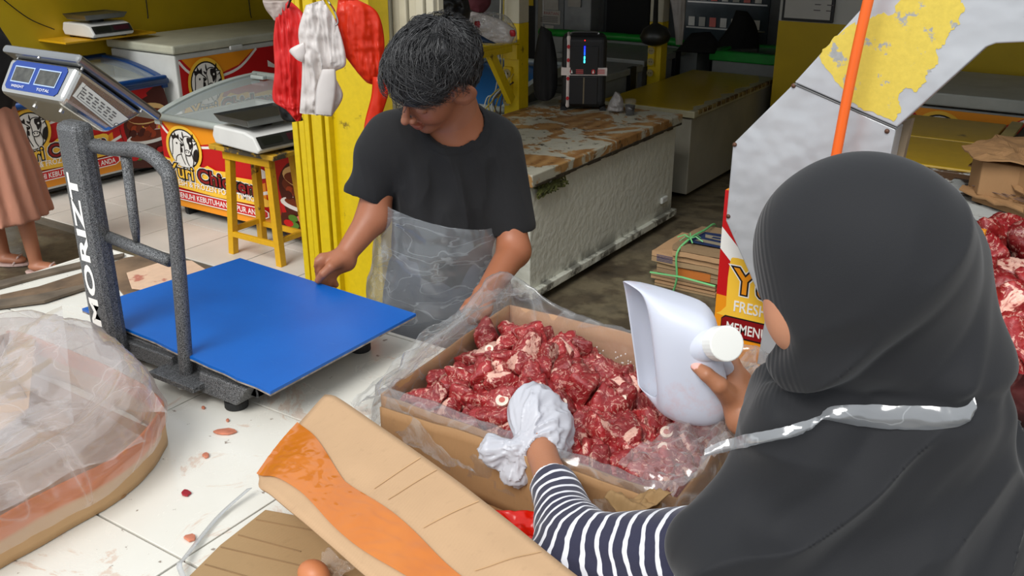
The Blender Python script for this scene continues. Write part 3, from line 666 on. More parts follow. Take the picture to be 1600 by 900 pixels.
# ------------------------------------------------------------------ generic crumpled shapes
def pillow(name, left, right, d, thick, mat, parent=None, nu=20, nv=28, amp=.006, f=(9, 30), seed=0, loc=None, dd=0., vert=True, lab=None):
    """closed soft shape whose outline is given by left/right pixel points (top to bottom) at horizontal distance d"""
    L = np.array([p for p in bez([(x, y, 0) for x, y in left], 8)]); R = np.array([p for p in bez([(x, y, 0) for x, y in right], 8)])
    def samp(A, t): i = t*(len(A)-1); j = np.minimum(i.astype(int), len(A)-2); w_ = (i-j)[:, None]; return A[j]*(1-w_)+A[j+1]*w_
    t = np.linspace(0, 1, nv); l, r = samp(L, t), samp(R, t); grids = []
    for sgn in (-1, 1):
        G = np.zeros((nv, nu, 3))
        for j in range(nv):
            for i in range(nu):
                s = i/(nu-1); p = l[j]*(1-s)+r[j]*s; q = yf(p[0], p[1], d+dd*t[j])
                b = (max(0, math.sin(math.pi*s))**.5)*(min(1, math.sin(math.pi*min(max(t[j], .02), .98))*3)**.5); q[1] += sgn*thick*b/2
                G[j, i] = q
        S = G*np.array([f[0]*3, f[0], f[0]*.35 if vert else f[0]]); k_ = ridge(S, 1, 3, seed)+.35*ridge(G*f[1], 1, 2, seed+5)
        s = np.linspace(0, 1, nu); e = np.sin(np.pi*s)**.4; G[..., 1] += (amp*k_*e[None, :])*(-1 if sgn < 0 else 1)
        grids.append(Y2W(G))
    m = MB(); m.grid(grids[0]); m.grid(grids[1][:, ::-1])
    o = m.build(name, mat, parent, smooth=True, loc=loc)
    bm = bmesh.new(); bm.from_mesh(o.data); bmesh.ops.remove_doubles(bm, verts=bm.verts, dist=1e-5); bmesh.ops.recalc_face_normals(bm, faces=bm.faces); bm.to_mesh(o.data); bm.free()
    return o
M_redbag = plastic_bag('red_bag', (228, 44, 42)); M_orbag = plastic_bag('orange_red_bag', (228, 56, 24), .35); M_whbag = plastic_bag('white_bag', (232, 226, 222), .3); M_gybag = plastic_bag('grey_bag', (190, 176, 168), .3); M_blkbag = plastic_bag('black_bag', (16, 16, 18), .05, .3)
o = pillow('carrier_bag_bundle', [(432, 20), (427, 60), (429, 110), (426, 155), (445, 170), (462, 188)], [(452, 0), (478, 30), (480, 90), (476, 150), (474, 170), (470, 188)], 3.22, .035, M_redbag, seed=1, amp=.014, nu=34, nv=44, f=(16, 40)); tag(o, 'flat bundle of red carrier bags hanging left of the white bags', 'plastic bags')
o = pillow('carrier_bag_bundle', [(478, 8), (466, 50), (472, 100), (468, 176)], [(505, 0), (528, 40), (541, 98), (523, 115), (536, 150), (518, 182)], 3.12, .045, M_whbag, seed=2, amp=.017, nu=40, nv=50, f=(13, 34)); tag(o, 'bundle of white carrier bags hanging in front of the yellow pillar', 'plastic bags')
pillow('bag_corner', [(474, 66), (452, 78), (462, 92)], [(476, 70), (480, 84), (474, 98)], 3.10, .012, M_whbag, o, nu=6, nv=8)
pillow('lower_bag', [(503, 108), (494, 140), (492, 178)], [(524, 108), (526, 140), (520, 180)], 3.09, .012, M_whbag, o, nu=8, nv=12, amp=.003)
o = pillow('carrier_bag', [(528, 0), (524, 60), (548, 100), (572, 128)], [(560, 0), (590, 20), (601, 70), (594, 134)], 3.17, .07, M_orbag, seed=3, amp=.012, nu=40, nv=44, f=(9, 26), vert=False); tag(o, 'puffy orange-red plastic bag hanging right of the white bags', 'plastic bag')
o = pillow('carrier_bag', [(582, 120), (580, 150), (570, 190), (566, 228)], [(606, 120), (606, 150), (588, 200), (569, 230)], 3.12, .03, M_orbag, seed=4, nu=12); tag(o, 'narrow red plastic bag tail hanging behind the man\'s shoulder', 'plastic bag')
o = pillow('plastic_bag', [(410, 0), (416, 16), (432, 32)], [(452, 0), (456, 12), (436, 33)], 3.25, .08, M_gybag, seed=5, vert=False, amp=.01); tag(o, 'greyish crumpled plastic bag above the red bag bundle', 'plastic bag')
o = pillow('black_bag', [(436, 105), (432, 150), (440, 185), (455, 190)], [(446, 100), (448, 150), (468, 176), (474, 188)], 3.30, .05, M_blkbag, seed=6, vert=False); tag(o, 'black plastic bag behind the red bag bundle, above the stool scale', 'plastic bag'); MB().tube(bez([at(441, 112, d=3.30), at(443, 40, d=3.31), at(462, -16, d=3.2), at(480, -14, v=2.90)], 5), .004, 6).build('bag_handle', M_blkbag, o)
hk = MB(); a = at(522, 28, d=3.13); 
hk.tube(bez([at(508, -14, v=2.94), at(512, 0, d=3.1), at(522, 16, d=3.1), at(528, 34, d=3.1), at(524, 40, d=3.1)], 6), .003, 6); hk.tube([at(440, -14, v=2.90), at(600, -14, v=2.90)], .006, 8)
o = hk.build('bag_hook', M_steel, smooth=True); tag(o, 'bent wire hook holding the carrier bags on the yellow pillar', 'hook')
# black bags and coats hanging in the dark
o = pillow('black_bag', [(845, 40), (838, 70), (833, 110), (836, 150), (850, 157)], [(862, 50), (870, 90), (871, 130), (866, 150), (856, 157)], 6.05, .1, pm('black_cloth', (14, 14, 15), .85), seed=7); tag(o, 'long black cloth bag hanging between the near post and the speaker', 'bag')
o = pillow('black_bundle', [(678, -6), (675, 25), (686, 50)], [(730, -6), (735, 20), (728, 50)], 4.9, .2, pm('black_nylon', (14, 14, 16), .5), seed=8, amp=.02, vert=False); tag(o, 'gathered black nylon bundle right of the cream folding door', 'bag')
o = pillow('maroon_cloth', [(722, -8), (726, 8), (740, 18)], [(768, -8), (766, 8), (756, 20)], 5.2, .1, pm('maroon_cloth', (84, 26, 34), .8), seed=9, vert=False); tag(o, 'maroon cloth hanging behind the black bundle at the top', 'cloth')
o = pillow('black_cloth', [(1150, 16), (1140, 40), (1122, 66), (1120, 80), (1160, 88)], [(1168, 18), (1180, 36), (1186, 60), (1184, 84), (1168, 90)], 8.3, .12, pm('black_cloth', (14, 14, 15), .85), seed=10, vert=False); tag(o, 'black cloth bag hanging in front of the display fridge', 'bag')
o = pillow('black_heap', [(1080, 52), (1064, 70), (1056, 80)], [(1110, 50), (1122, 66), (1118, 84)], 8.0, .12, pm('black_cloth', (14, 14, 15), .85), seed=11, vert=False); tag(o, 'black cloth heap on the green-rimmed freezer', 'cloth')
o = pillow('white_cloth', [(1046, -6), (1052, 30), (1056, 70)], [(1072, -6), (1070, 30), (1066, 70)], 7.55, .04, pm('white_cloth', (176, 170, 166), .8), seed=12); tag(o, 'whitish cloth hanging beside the further yellow post', 'cloth')
o = MB().tube([at(1026, -20, d=7.5), at(1024, 36, d=7.5), at(1024, 44, d=7.5), at(1024, 56, d=7.5), at(1024, 66, d=7.5), at(1024, 72, d=7.5)], [.015, .02, .09, .12, .1, .03], 18).build('hanging_pan', pm('dull_dark_metal', (70, 70, 68), .4, .7), smooth=True); tag(o, 'dark rounded metal pan hanging in the gloom left of the further post', 'pan')
# clear pack on the post shelf
zS = 1.112
pk = thing('wrapped_bag_pack', (-3.35, 4.6, zS), 'pack of white carrier bags in clear wrapping with red marks on the post shelf', 'plastic bags')
pillow('white_bags', [(720, 30), (716, 42), (724, 52), (760, 66)], [(738, 18), (780, 30), (806, 48), (800, 66)], 5.35-.2, .16, M_whbag, pk, seed=13, vert=False, amp=.012, f=(14, 40))
pillow('clear_wrap', [(726, 26), (722, 44), (728, 60), (760, 70)], [(760, 18), (790, 24), (806, 44), (808, 66)], 5.32-.2, .24, film('pack_film', milk=.12), pk, seed=14, vert=False, amp=.02, f=(12, 30))
o = pillow('blue_label', [(726, 46), (728, 56), (736, 66)], [(744, 50), (760, 60), (776, 68)], 5.06-.2+.05, .05, pm('navy_print', (30, 48, 74), .4), pk, nu=8, nv=8)
for i, (x, y) in enumerate([(730, 40), (746, 38), (801, 52)]): c = yf(x, y, 5.0); pillow('red_tie', [(x-4, y-5), (x-5, y), (x-3, y+5)], [(x+3, y-5), (x+5, y), (x+4, y+5)], 5.0, .02, pm('red_tape', (170, 30, 40), .4), pk, nu=5, nv=6)

# ------------------------------------------------------------------ rear wall things
o = thing('glass_door_fridge', (-5.4, 8.3, 0), 'tall pale display fridge with dark door strips left of the dark doorway', 'fridge')
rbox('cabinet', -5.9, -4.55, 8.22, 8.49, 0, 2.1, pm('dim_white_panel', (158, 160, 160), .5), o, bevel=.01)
for a, b in ((-5.3, -5.16), (-5.02, -4.92)): rbox('door_glass', a, b, 8.205, 8.22, .35, 1.9, M_dark, o, bevel=.004)
rbox('door_frame', -5.12, -5.06, 8.19, 8.22, .1, 1.95, M_steel, o)
rbox('yellow_strip', -5.28, -5.18, 8.2, 8.205, .95, 1.5, M_wall, o, bevel=0)
for (x0p, y0p, x1p, y1p, tl, nm) in [(842, 0, 873, 14, None, 'pale notice sheet high on the pale partition'), (842, 17, 876, 36, 'PERHATIAN', 'notice sheet with a red heading on the pale partition left of the fridge'), (844, 40, 850, 58, None, 'small white slip pinned under the notice'), (852, 40, 866, 56, None, 'small tan slip pinned under the notice'), (888, -8, 908, 10, None, 'framed sheet on the pale fridge beside the notices')]:
    vv = 8.2; a, b = at(x0p, y1p, v=vv), at(x1p, y0p, v=vv)
    o = rbox('notice_sheet', a.x, b.x, vv-.008, vv, min(a.z, b.z), max(a.z, b.z), pm('notice_paper', (186, 180, 170), .7), bevel=0); tag(o, nm, 'notice')
    if tl:
        cv = Canvas(plane_fn((a.x, vv-.008, a.z), (1, 0, 0), (0, 0, 1), (0, -1, 0)), .0008); w_ = b.x-a.x; h_ = b.z-a.z
        cv.text(tl, w_*.08, h_*.68, h_*.3, flat('notice_red', (150, 40, 36)), w_*.84)
        for k_ in range(4): cv.poly([(w_*.1, h_*(.5-.12*k_)), (w_*.9, h_*(.5-.12*k_)), (w_*.9, h_*(.5-.12*k_)+.008), (w_*.1, h_*(.5-.12*k_)+.008)], flat('notice_grey', (110, 104, 100)))
        cv.build('printing', o)
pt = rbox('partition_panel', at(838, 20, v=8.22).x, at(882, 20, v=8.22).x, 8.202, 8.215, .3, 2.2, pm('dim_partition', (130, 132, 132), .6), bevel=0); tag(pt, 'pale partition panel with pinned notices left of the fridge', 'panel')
dr = rbox('door_1', -4.5, -4.05, 8.44, 8.5, 0, 2.1, pm('dark_doorway', (20, 20, 20), .8), bevel=.004); dr['kind'] = 'structure'
dfr = thing('drinks_fridge', (-3.4, 8.3, 0), 'dim display fridge with glass door and bottles at the back right', 'fridge')
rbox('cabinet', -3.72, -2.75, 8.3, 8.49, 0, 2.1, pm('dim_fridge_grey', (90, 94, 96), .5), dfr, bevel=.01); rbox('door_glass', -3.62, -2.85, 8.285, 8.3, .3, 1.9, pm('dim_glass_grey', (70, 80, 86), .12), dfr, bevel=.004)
for zz in (.62, .84, 1.06):
    rbox('shelf_rail', -3.6, -2.87, 8.275, 8.285, zz, zz+.012, M_steel, dfr, bevel=0)
    for i in range(7): rbox('price_tag', -3.58+i*.1, -3.52+i*.1, 8.27, 8.276, zz+.02, zz+.10, (C_w, C_gr, C_pk)[i % 3], dfr, bevel=.002)
rbox('fridge_post', -3.98, -3.88, 8.34, 8.44, 0, 2.3, pm('dim_steel', (110, 108, 100), .5), dfr, bevel=.004)
# whiteboard on the right wall
wb = thing('framed_board', (-2.1, 7.18, 1.12), 'black-framed white notice board with ruled lists on the right wall', 'board')
a, b = at(1222, 31, v=7.19), at(1302, 33, v=7.19)
rbox('frame', a.x, b.x, 7.17, 7.2, a.z-.0, a.z+.5, M_dark, wb, bevel=.004); rbox('sheet', a.x+.02, b.x-.02, 7.165, 7.17, a.z+.02, a.z+.48, pm('board_white', (190, 188, 182), .5, var=.03), wb, bevel=0)
cv = Canvas(plane_fn((a.x, 7.165, a.z), (1, 0, 0), (0, 0, 1), (0, -1, 0)), .0006); rr = random.Random(8)
for k_ in range(9):
    for q in range(4):
        x = .05+q*.09+.01*rr.random(); yv = .08+k_*.04
        if (q < 2 and k_ < 3): continue
        cv.poly([(x, yv), (x+.02+.04*rr.random(), yv), (x+.05, yv+.007), (x, yv+.007)], flat('board_ink', (90, 84, 84)))
cv.build('handwriting', wb)

# ------------------------------------------------------------------ speaker, cup, small bag on the white freezer
sp = thing('party_speaker', (-2.85, 5.15, .685), 'tall black trolley speaker with printed tape and blue lights on the peeling lid', 'speaker')
s0 = at(878, 166, z=.69); ax = Vector((.86, .5, 0)).normalized(); ay = Vector((-ax.y, ax.x, 0)); cen = at(911, 172, z=.69)+ay*.1; hw, hd, hh = .135, .1, .215
MB().obox(cen+Vector((0, 0, hh+.015)), ax*hw, ay*hd, (0, 0, hh)).build('cabinet', pm('speaker_black', (24, 25, 27), .55, bump=.3, bs=300), sp, bevel=.035, seg=4)
for s in (-1, 1): MB().tube([cen+ax*hw*s*.9-ay*hd*.9, cen+ax*hw*s*.9+ay*hd*.9], .02, 10).build('skid', M_rub, sp)
fc = cen-ay*(hd+.001)
MB().obox(fc+Vector((0, 0, .30)), ax*.085, ay*.004, (0, 0, .085)).build('woofer_panel', M_dark, sp, bevel=.01)
MB().obox(fc+Vector((0, 0, .12)), ax*.085, ay*.004, (0, 0, .085)).build('woofer_panel', M_dark, sp, bevel=.01)
MB().obox(fc+Vector((0, 0, .12))-ay*.006, ax*.004, ay*.002, (0, 0, .08)).build('centre_trim', pm('tan_trim', (120, 108, 84), .5), sp)
for i, (zz, c) in enumerate([(.378, (30, 40, 255)), (.36, (20, 60, 255)), (.342, (20, 80, 240)), (.318, (60, 240, 230)), (.296, (70, 230, 250))]):
    MB().obox(fc+Vector((0, 0, zz))-ay*.006, ax*.0045, ay*.002, (0, 0, .009)).build('light', emit('led_%d' % i, c, 2.2), sp)
MB().obox(fc+Vector((0, 0, .42))-ay*.004, ax*.003, ay*.002, (0, 0, .003)).build('red_led', emit('led_red', (255, 30, 30), 2), sp)
M_tape = pm('printed_tape', (226, 214, 208), .3); tp = MB(); tp.obox(cen+Vector((0, 0, .235)), ax*(hw+.004), ay*(hd+.004), (0, 0, .023)); o = tp.build('tape', M_tape, sp, label='white tape with red print around the middle')
o2 = MB().obox(cen-ax*hw*.72+Vector((0, 0, hh+.015)), ax*.012, ay*(hd+.004), (0, 0, hh+.003)).build('tape', M_tape, sp, bevel=.012, label='upright white tape with red print')
cv = Canvas(plane_fn(cen-ay*(hd+.0045)-ax*hw+Vector((0, 0, .213)), ax, (0, 0, 1), -ay), .0004)
for x in (.06, .19): cv.disc(x, .022, .012, .015, flat('tape_red', (190, 30, 40))); cv.poly([(x-.006, .012), (x, .034), (x+.006, .012)], C_w)
for x in (.085, .215): 
    for k_ in range(3): cv.poly([(x, .010+k_*.01), (x+.045, .010+k_*.01), (x+.045, .015+k_*.01), (x, .015+k_*.01)], flat('tape_pink', (206, 90, 90)))
for zz in (-.14, -.02, .09, .17): cv.disc(hw*.28, zz, .009, .012, flat('tape_red', (190, 30, 40)))
o_ = cv.build('tape_print', sp); o_['kind'] = 'stuff'
MB().tube(bez([cen-ax*.08+Vector((0, 0, .44)), cen-ax*.07+Vector((0, 0, .455)), cen+ax*.07+Vector((0, 0, .455)), cen+ax*.08+Vector((0, 0, .44))], 4), .006, 8).build('top_handle', M_steel, sp)
cp = at(984, 180, z=.685); ct = thing('plastic_cup', cp, 'clear plastic cup half full of dark drink on the peeling lid', 'cup')
t_ = NT('clear_cup'); t_.set(Base_Color=(.8, .8, .8, 1), Roughness=.1, Alpha=.07); m = MB().tube([cp, cp+Vector((0, 0, .095))], [.026, .035], 20, cap=False); m.build('cup', t_.m, ct, smooth=True)
MB().tube([cp+Vector((0, 0, .003)), cp+Vector((0, 0, .062))], [.025, .031], 20).build('dark_drink', pm('cola', (14, 7, 8), .1), ct, smooth=True)
o = pillow('crumpled_bag', [(962, 143), (952, 160), (948, 172)], [(968, 146), (974, 158), (974, 174)], (cp.y*CY-cp.x*SY)+.08, .12, plastic_bag('milky_bag', (196, 192, 190), .5), seed=15, vert=False, amp=.02, f=(14, 40)); tag(o, 'small crumpled white bag behind the cup of dark drink', 'plastic bag')
# ------------------------------------------------------------------ tiled counter
TT = .92
M_ttile = None
def ttile():
    t = NT('glazed_white_counter_tile'); n = t.noise(2.3, 7, .6); n2 = t.noise(5.2, 8, .7, dist=1.2); n3 = t.noise(45, 3)
    c = t.mix(n, lin((232, 230, 222)), lin((218, 215, 202)))
    c = t.mix(t.ramp(n2, [(.56, (0, 0, 0, 1)), (.60, (.45, .45, .45, 1)), (.66, (.15, .15, .15, 1))]), c, lin((196, 150, 118)))
    c = t.mix(t.ramp(n3, [(.70, (0, 0, 0, 1)), (.74, (.8, .8, .8, 1))]), c, lin((110, 88, 70)))
    t.set(Base_Color=c, Roughness=t.ramp(n2, [(.4, (.16, .16, .16, 1)), (.7, (.4, .4, .4, 1))])); t.bump(n, .08, .004); return t.m
M_ttile = ttile(); M_joint = pm('dark_joint', (70, 52, 42), .7)
TU0, TU1, TV0, TV1 = -2.47, -.42, .33, 1.57
tab = thing('tiled_counter', (-1.45, .95, 0), 'white tiled counter with dark joints that carries the scale and the cartons', 'counter')
rbox('slab', TU0, TU1, TV0, TV1, TT-.07, TT-.006, M_joint, tab, bevel=.003)
rbox('base_wall', TU0+.08, TU1-.1, TV0+.2, TV1-.08, 0, TT-.07, pm('counter_base', (176, 168, 150), .7, var=.15), tab)
for i in range(-4, 3):
    for j in range(-1, 3):
        a, b, c, d = -1.11+i*.415+.002, -1.11+(i+1)*.415-.002, .745+j*.415+.002, .745+(j+1)*.415-.002
        a, b, c, d = max(a, TU0), min(b, TU1), max(c, TV0), min(d, TV1)
        if b-a > .02 and d-c > .02: rbox('tile', a, b, c, d, TT-.008, TT+random.Random(i*9+j).uniform(-.0006, .0006), M_ttile, tab, bevel=.0012)
rbox('edge_trim', TU0-.012, TU0, TV0, TV1+.012, TT-.03, TT+.002, pm('white_trim', (226, 222, 212), .5), tab, bevel=.002)
rbox('edge_trim', TU0, TU1, TV1, TV1+.012, TT-.03, TT+.002, pm('white_trim', (226, 222, 212), .5), tab, bevel=.002)
def scrap(pts, z, th, m, name, label, cat, grp=None):
    P = [at(x, y, z=z) for x, y in pts]; o = MB().slab([tuple(p) for p in P], (0, 0, th)).build(name, m, bevel=min(th*.4, .001)); tag(o, label, cat, grp); return o
M_mud = pm('muddy_soaked_card', (122, 98, 74), .7, var=.3, scale=8, bump=.3, bs=30)
scrap([(0, 462), (60, 449), (150, 420), (195, 404), (250, 395), (330, 421), (300, 470), (200, 470), (175, 440), (95, 452), (0, 484)], TT+.001, .003, M_mud, 'soaked_cardboard_sheet', 'muddy brown soaked cardboard sheet on the far left corner of the counter', 'cardboard')
scrap([(198, 428), (262, 408), (300, 409), (330, 428), (380, 470), (206, 452)], TT+.005, .004, worn('stained_pink_board', (226, 190, 160), (196, 120, 100), .4, 9, .5), 'stained_board', 'pale pink-stained board lying behind the scale pole', 'board')
M_plank = pm('grey_wet_plank', (104, 90, 74), .6, var=.25, scale=12, bump=.4, bs=20)
scrap([(-20, 447), (60, 428), (150, 407), (195, 399), (192, 404), (60, 436), (-20, 458)], TT+.001, .008, M_plank, 'wooden_strip', 'thin weathered wooden strip along the far left edge of the counter', 'wood strip')
scrap([(-20, 474), (60, 464), (140, 446), (144, 450), (70, 474), (-20, 486)], TT+.004, .008, M_plank, 'wooden_strip', 'short dark wet wooden strip nearest the left carton', 'wood strip')
M_scrap = pm('pale_meat_scrap', (206, 128, 100), .35, var=.2, scale=30); M_scrapr = pm('red_meat_scrap', (160, 30, 44), .35, var=.2)
for i, (x, y, w, h, m, nm) in enumerate([(352, 676, 18, 5, 0, 'pale pink meat scrap right of the left carton, largest on the tiles'), (322, 713, 6, 4, 0, 'small pink scrap near the stain on the tiles'), (291, 772, 8, 5, 1, 'dark red meat scrap on the middle tile'), (298, 842, 10, 6, 0, 'pink scrap lying on the tile joint by the plastic strip'), (356, 658, 3, 2, 0, 'tiny pink scrap above the largest scrap'), (318, 638, 3, 2, 0, 'tiny pink scrap below the scale foot'), (16, 521, 8, 3, 0, 'pale scrap at the far left of the tiles'), (60, 505, 5, 2, 1, 'small reddish scrap beside the tile joint at far left')]):
    rr = random.Random(i); P = [(x+w*math.cos(a)*rr.uniform(.7, 1.1), y+h*math.sin(a)*rr.uniform(.7, 1.1)) for a in [k*math.pi/5 for k in range(10)]]
    scrap(P, TT+.0008, .004, (M_scrap, M_scrapr)[m], 'meat_scrap', nm, 'meat scrap', None)
sm = MB(); sp_ = bez([at(386, 764, z=.935), at(345, 800, z=.925), at(318, 830, z=.923), at(285, 872, z=.93), at(276, 884, z=.935), at(286, 910, z=.925)], 8); n_ = len(sp_)
L_ = [Vector(p) for p in sp_]; m = MB(); A = np.array([[p, p+Vector((.010, .003, .004))] for p in L_]); m.grid(A); o = m.build('plastic_strip', film('strip_film', milk=.5), smooth=True); tag(o, 'narrow clear plastic strip lying across the tile joint', 'plastic strip')
sd = o.modifiers.new('s', 'SOLIDIFY'); sd.thickness = .0006

# ------------------------------------------------------------------ platform scale
S = thing('platform_scale', (-1.6, 1.33, TT), 'large platform scale with blue plate, hammered grey pole and steel indicator head', 'scale')
PZ = 1.01
def bluemat():
    t = NT('scratched_blue_plate'); n = t.noise(9, 6, .6); mp = t.new('ShaderNodeMapping'); mp.inputs['Scale'].default_value = (1, 9, 1); mp.inputs['Rotation'].default_value = (0, 0, .5); t.l(t.co, mp.inputs[0]); n2 = t.noise(12, 6, .7, mp.outputs[0])
    c = t.mix(n, lin((0, 84, 170)), lin((2, 100, 190))); c = t.mix(t.ramp(n2, [(.66, (0, 0, 0, 1)), (.72, (.35, .35, .35, 1))]), c, lin((120, 160, 200)))
    t.set(Base_Color=c, Roughness=.34); t.bump(n2, .05, .002); return t.m
rr = random.Random(2); cor = [at(128, 482, z=PZ), at(375, 403, z=PZ), at(650, 490, z=PZ), at(422, 612, z=PZ)]; out = []
for i in range(4):
    a, b = cor[i], cor[(i+1) % 4]
    for k in range(14): t = k/14; p = a.lerp(b, t)+(Vector((rr.uniform(-1, 1), rr.uniform(-1, 1), 0))*.0022 if k and i == 3 else Vector((0, 0, 0))); out.append(tuple(p-Vector((0, 0, .006))))
MB().slab(out, (0, 0, .006)).build('blue_plate', bluemat(), S)
m = MB().slab([(x, y, z-.004) for x, y, z in out], (0, 0, .0038)); m.build('plate_underlayer', pm('torn_grey_edge', (150, 140, 132), .7, var=.3, scale=60), S)
fu0, fu1, fv0, fv1 = -1.86, -1.36, 1.135, 1.50
for (a, b, c, d) in ((fu0, fu1, fv0, fv0+.04), (fu0, fu1, fv1-.04, fv1), (fu0, fu0+.04, fv0, fv1), (fu1-.04, fu1, fv0, fv1)): rbox('frame_bar', a, b, c, d, .953, .99, M_hammer, S, bevel=.003)
rbox('subframe', fu0+.02, fu1-.02, fv0+.02, fv1-.02, .985, 1.001, M_hammer, S)
for a, b in ((-1.42, 1.13), (fu0+.05, fv0+.03), (fu1-.03, fv1-.03), (fu0+.05, fv1-.03)):
    MB().cyl((a, b, .92), (a, b, .938), .024, n=24).build('levelling_foot', M_rub, S, bevel=.003); MB().cyl((a, b, .938), (a, b, .96), .007, n=10).build('foot_screw', M_steel, S)
MB().hexa([(-1.50, 1.10, .945), (-1.385, 1.10, .945), (-1.385, 1.16, .945), (-1.50, 1.16, .945), (-1.50, 1.11, .985), (-1.36, 1.11, .985), (-1.36, 1.16, .985), (-1.50, 1.16, .985)]).build('corner_block', M_hammer, S, bevel=.003)
rbox('bracket', -1.62, -1.48, 1.075, 1.14, .955, .967, M_hammer, S, bevel=.002)
MB().cyl((-1.545, 1.10, .94), (-1.545, 1.10, .955), .011, n=6).build('bolt', M_steel, S)
rbox('bracket', -1.84, -1.60, 1.12, 1.14, .95, .985, M_hammer, S, bevel=.003)
pu, pv = -1.775, 1.10
rbox('pole', pu-.036, pu+.036, pv-.024, pv+.024, .95, 1.47, M_hammer, S, bevel=.016)
cv = Canvas(lambda x, y, h: (pu-.030+x, pv-.0245-h, .985+y), .0003); cv.text('MORIZT', .045, .045, .042, C_w, .335, .035, 0, 1.05, rot=math.pi/2); cv.build('brand_lettering', S)
rl = MB(); gv = 1.115; e0 = at(170, 232, v=gv); e1 = at(222, 236, v=gv); e2 = at(256, 262, v=gv); e3 = at(268, 300, v=gv); e4 = at(281, 440, v=gv); bx_ = at(292, 590, v=gv)
rl.tube(bez([(pu, gv, e0.z), (e0.x, gv, e0.z), e1, e2, e3, e4, bx_, (bx_.x+.002, gv, .962)], 8), .0145, 14); rl.build('guard_rail', M_hammer, S, smooth=True)
c0 = at(190, 377, v=gv); c1 = at(265, 405, v=gv); MB().tube([(pu, gv, c0.z+.004), (c1.x, gv, c1.z-.004)], .0125, 12).build('cross_bar', M_hammer, S, smooth=True)
b0 = at(197, 245, v=gv+.003); b1 = at(214, 380, v=gv+.003); MB().tube([b0, b0.lerp(b1, .8), b1], [.011, .010, .006], 12).build('upright_bar', M_hammer, S, smooth=True)
# indicator head
ang = .713; hu, hv, hz = -1.765, 1.133-.0, 1.598; HL, HS, HN = .265, .198, .0995
Sd = Vector((0, math.cos(ang), -math.sin(ang))); Nd = Vector((0, -math.sin(ang), -math.cos(ang))); O = Vector((hu, hv, hz)); Ud = Vector((-1, 0, 0))
hp = lambda l, s, n: O+Ud*l+Sd*s+Nd*n
m = MB().hexa([hp(0, 0, 0), hp(HL, 0, 0), hp(HL, HS+.03, 0), hp(0, HS+.03, 0), hp(0, 0, .018), hp(HL, 0, .018), hp(HL, HS+.03, .018), hp(0, HS+.03, .018)]); m.build('flange', M_chrome, S, bevel=.007, seg=3)
a = .014; b = .022
m = MB().hexa([hp(a, .016, .018), hp(HL-a, .016, .018), hp(HL-a, HS, .018), hp(a, HS, .018), hp(b, .024, HN), hp(HL-b, .024, HN), hp(HL-b, HS-.05, HN), hp(b, HS-.05, HN)]); M_brush = NT('brushed_steel'); mp = M_brush.new('ShaderNodeMapping'); mp.inputs['Scale'].default_value = (3, 60, 60); M_brush.l(M_brush.co, mp.inputs[0]); nb = M_brush.noise(6, 4, .6, mp.outputs[0]); M_brush.set(Base_Color=(.62, .61, .58, 1), Metallic=1., Roughness=.24); M_brush.bump(nb, .08, .002); M_brush = M_brush.m
m.build('housing', M_brush, S, bevel=.014, seg=4)
# display on the front face (towards -v)
F0, F1, F2, F3 = hp(a, .016, .018), hp(HL-a, .016, .018), hp(HL-b, .024, HN), hp(b, .024, HN)
nf = (F1-F0).cross(F3-F0).normalized(); nf = nf if nf.y < 0 else -nf
def facefn(x, y, h):      # x 0..1 from camera-left, y 0..1 bottom to top
    t_ = F1.lerp(F0, x); b_ = F2.lerp(F3, x); return b_.lerp(t_, y)+nf*(h+.0005)
cv = Canvas(facefn, .0004); M_lcd = pm('dark_lcd', (72, 72, 66), .2, var=.3, scale=60)
cv.poly([(.09, .2), (.13, .12), (.87, .12), (.91, .2), (.91, .8), (.87, .9), (.13, .9), (.09, .8)], flat('blue_label', (18, 58, 140), .5))
for x0, x1 in ((.16, .44), (.53, .83)): cv.poly([(x0-.012, .32), (x1+.012, .32), (x1+.012, .76), (x0-.012, .76)], flat('label_line', (170, 190, 220))); cv.poly([(x0, .35), (x1, .35), (x1, .73), (x0, .73)], M_lcd)
cv.text('WEIGHT', .2, .18, .1, C_w, .2); cv.text('TOTAL', .6, .18, .1, C_w, .2); cv.build('display_label', S)
G0, G1, G2, G3 = hp(a, .016, .018), hp(a, HS, .018), hp(b, HS-.05, HN), hp(b, .024, HN)
ng = (G1-G0).cross(G3-G0).normalized(); ng = ng if ng.x > 0 else -ng
def sidefn(x, y, h): return (G3.lerp(G2, x)).lerp(G0.lerp(G1, x), y)+ng*(h+.0006)
cv = Canvas(sidefn, .0004); cv.poly([(.12, .3), (.92, .2), (.94, .62), (.14, .72)], flat('sticker_white', (226, 224, 214))); 
for i in range(4):
    y = .62-.075*i
    for q in range(6): x = .17+q*.105+.02*(i % 2); cv.poly([(x, y-.03-.012*q), (x+.07, y-.036-.012*q), (x+.07, y-.006-.012*q), (x, y-.012*q)], flat('sticker_ink', (92, 90, 88)))
cv.line([(.14, .32), (.9, .23), (.92, .6), (.16, .69), (.14, .32)], .012, C_k, 1); cv.disc(.87, .3, .03, .05, C_k, 12); cv.disc(.87, .3, .02, .035, flat('sticker_white', (226, 224, 214)), 12); cv.build('rating_sticker', S)
for l, s in ((.02, .03), (.02, .19), (HL-.02, .03), (HL*.5, .006)): MB().cyl(hp(l, s, .018), hp(l, s, .021), .003, n=8).build('screw', M_steel, S)
for l, s in ((HL*.3, .07), (HL*.65, .07)): MB().cyl(hp(l, s, HN), hp(l, s, HN+.003), .005, n=8).build('screw', M_steel, S)

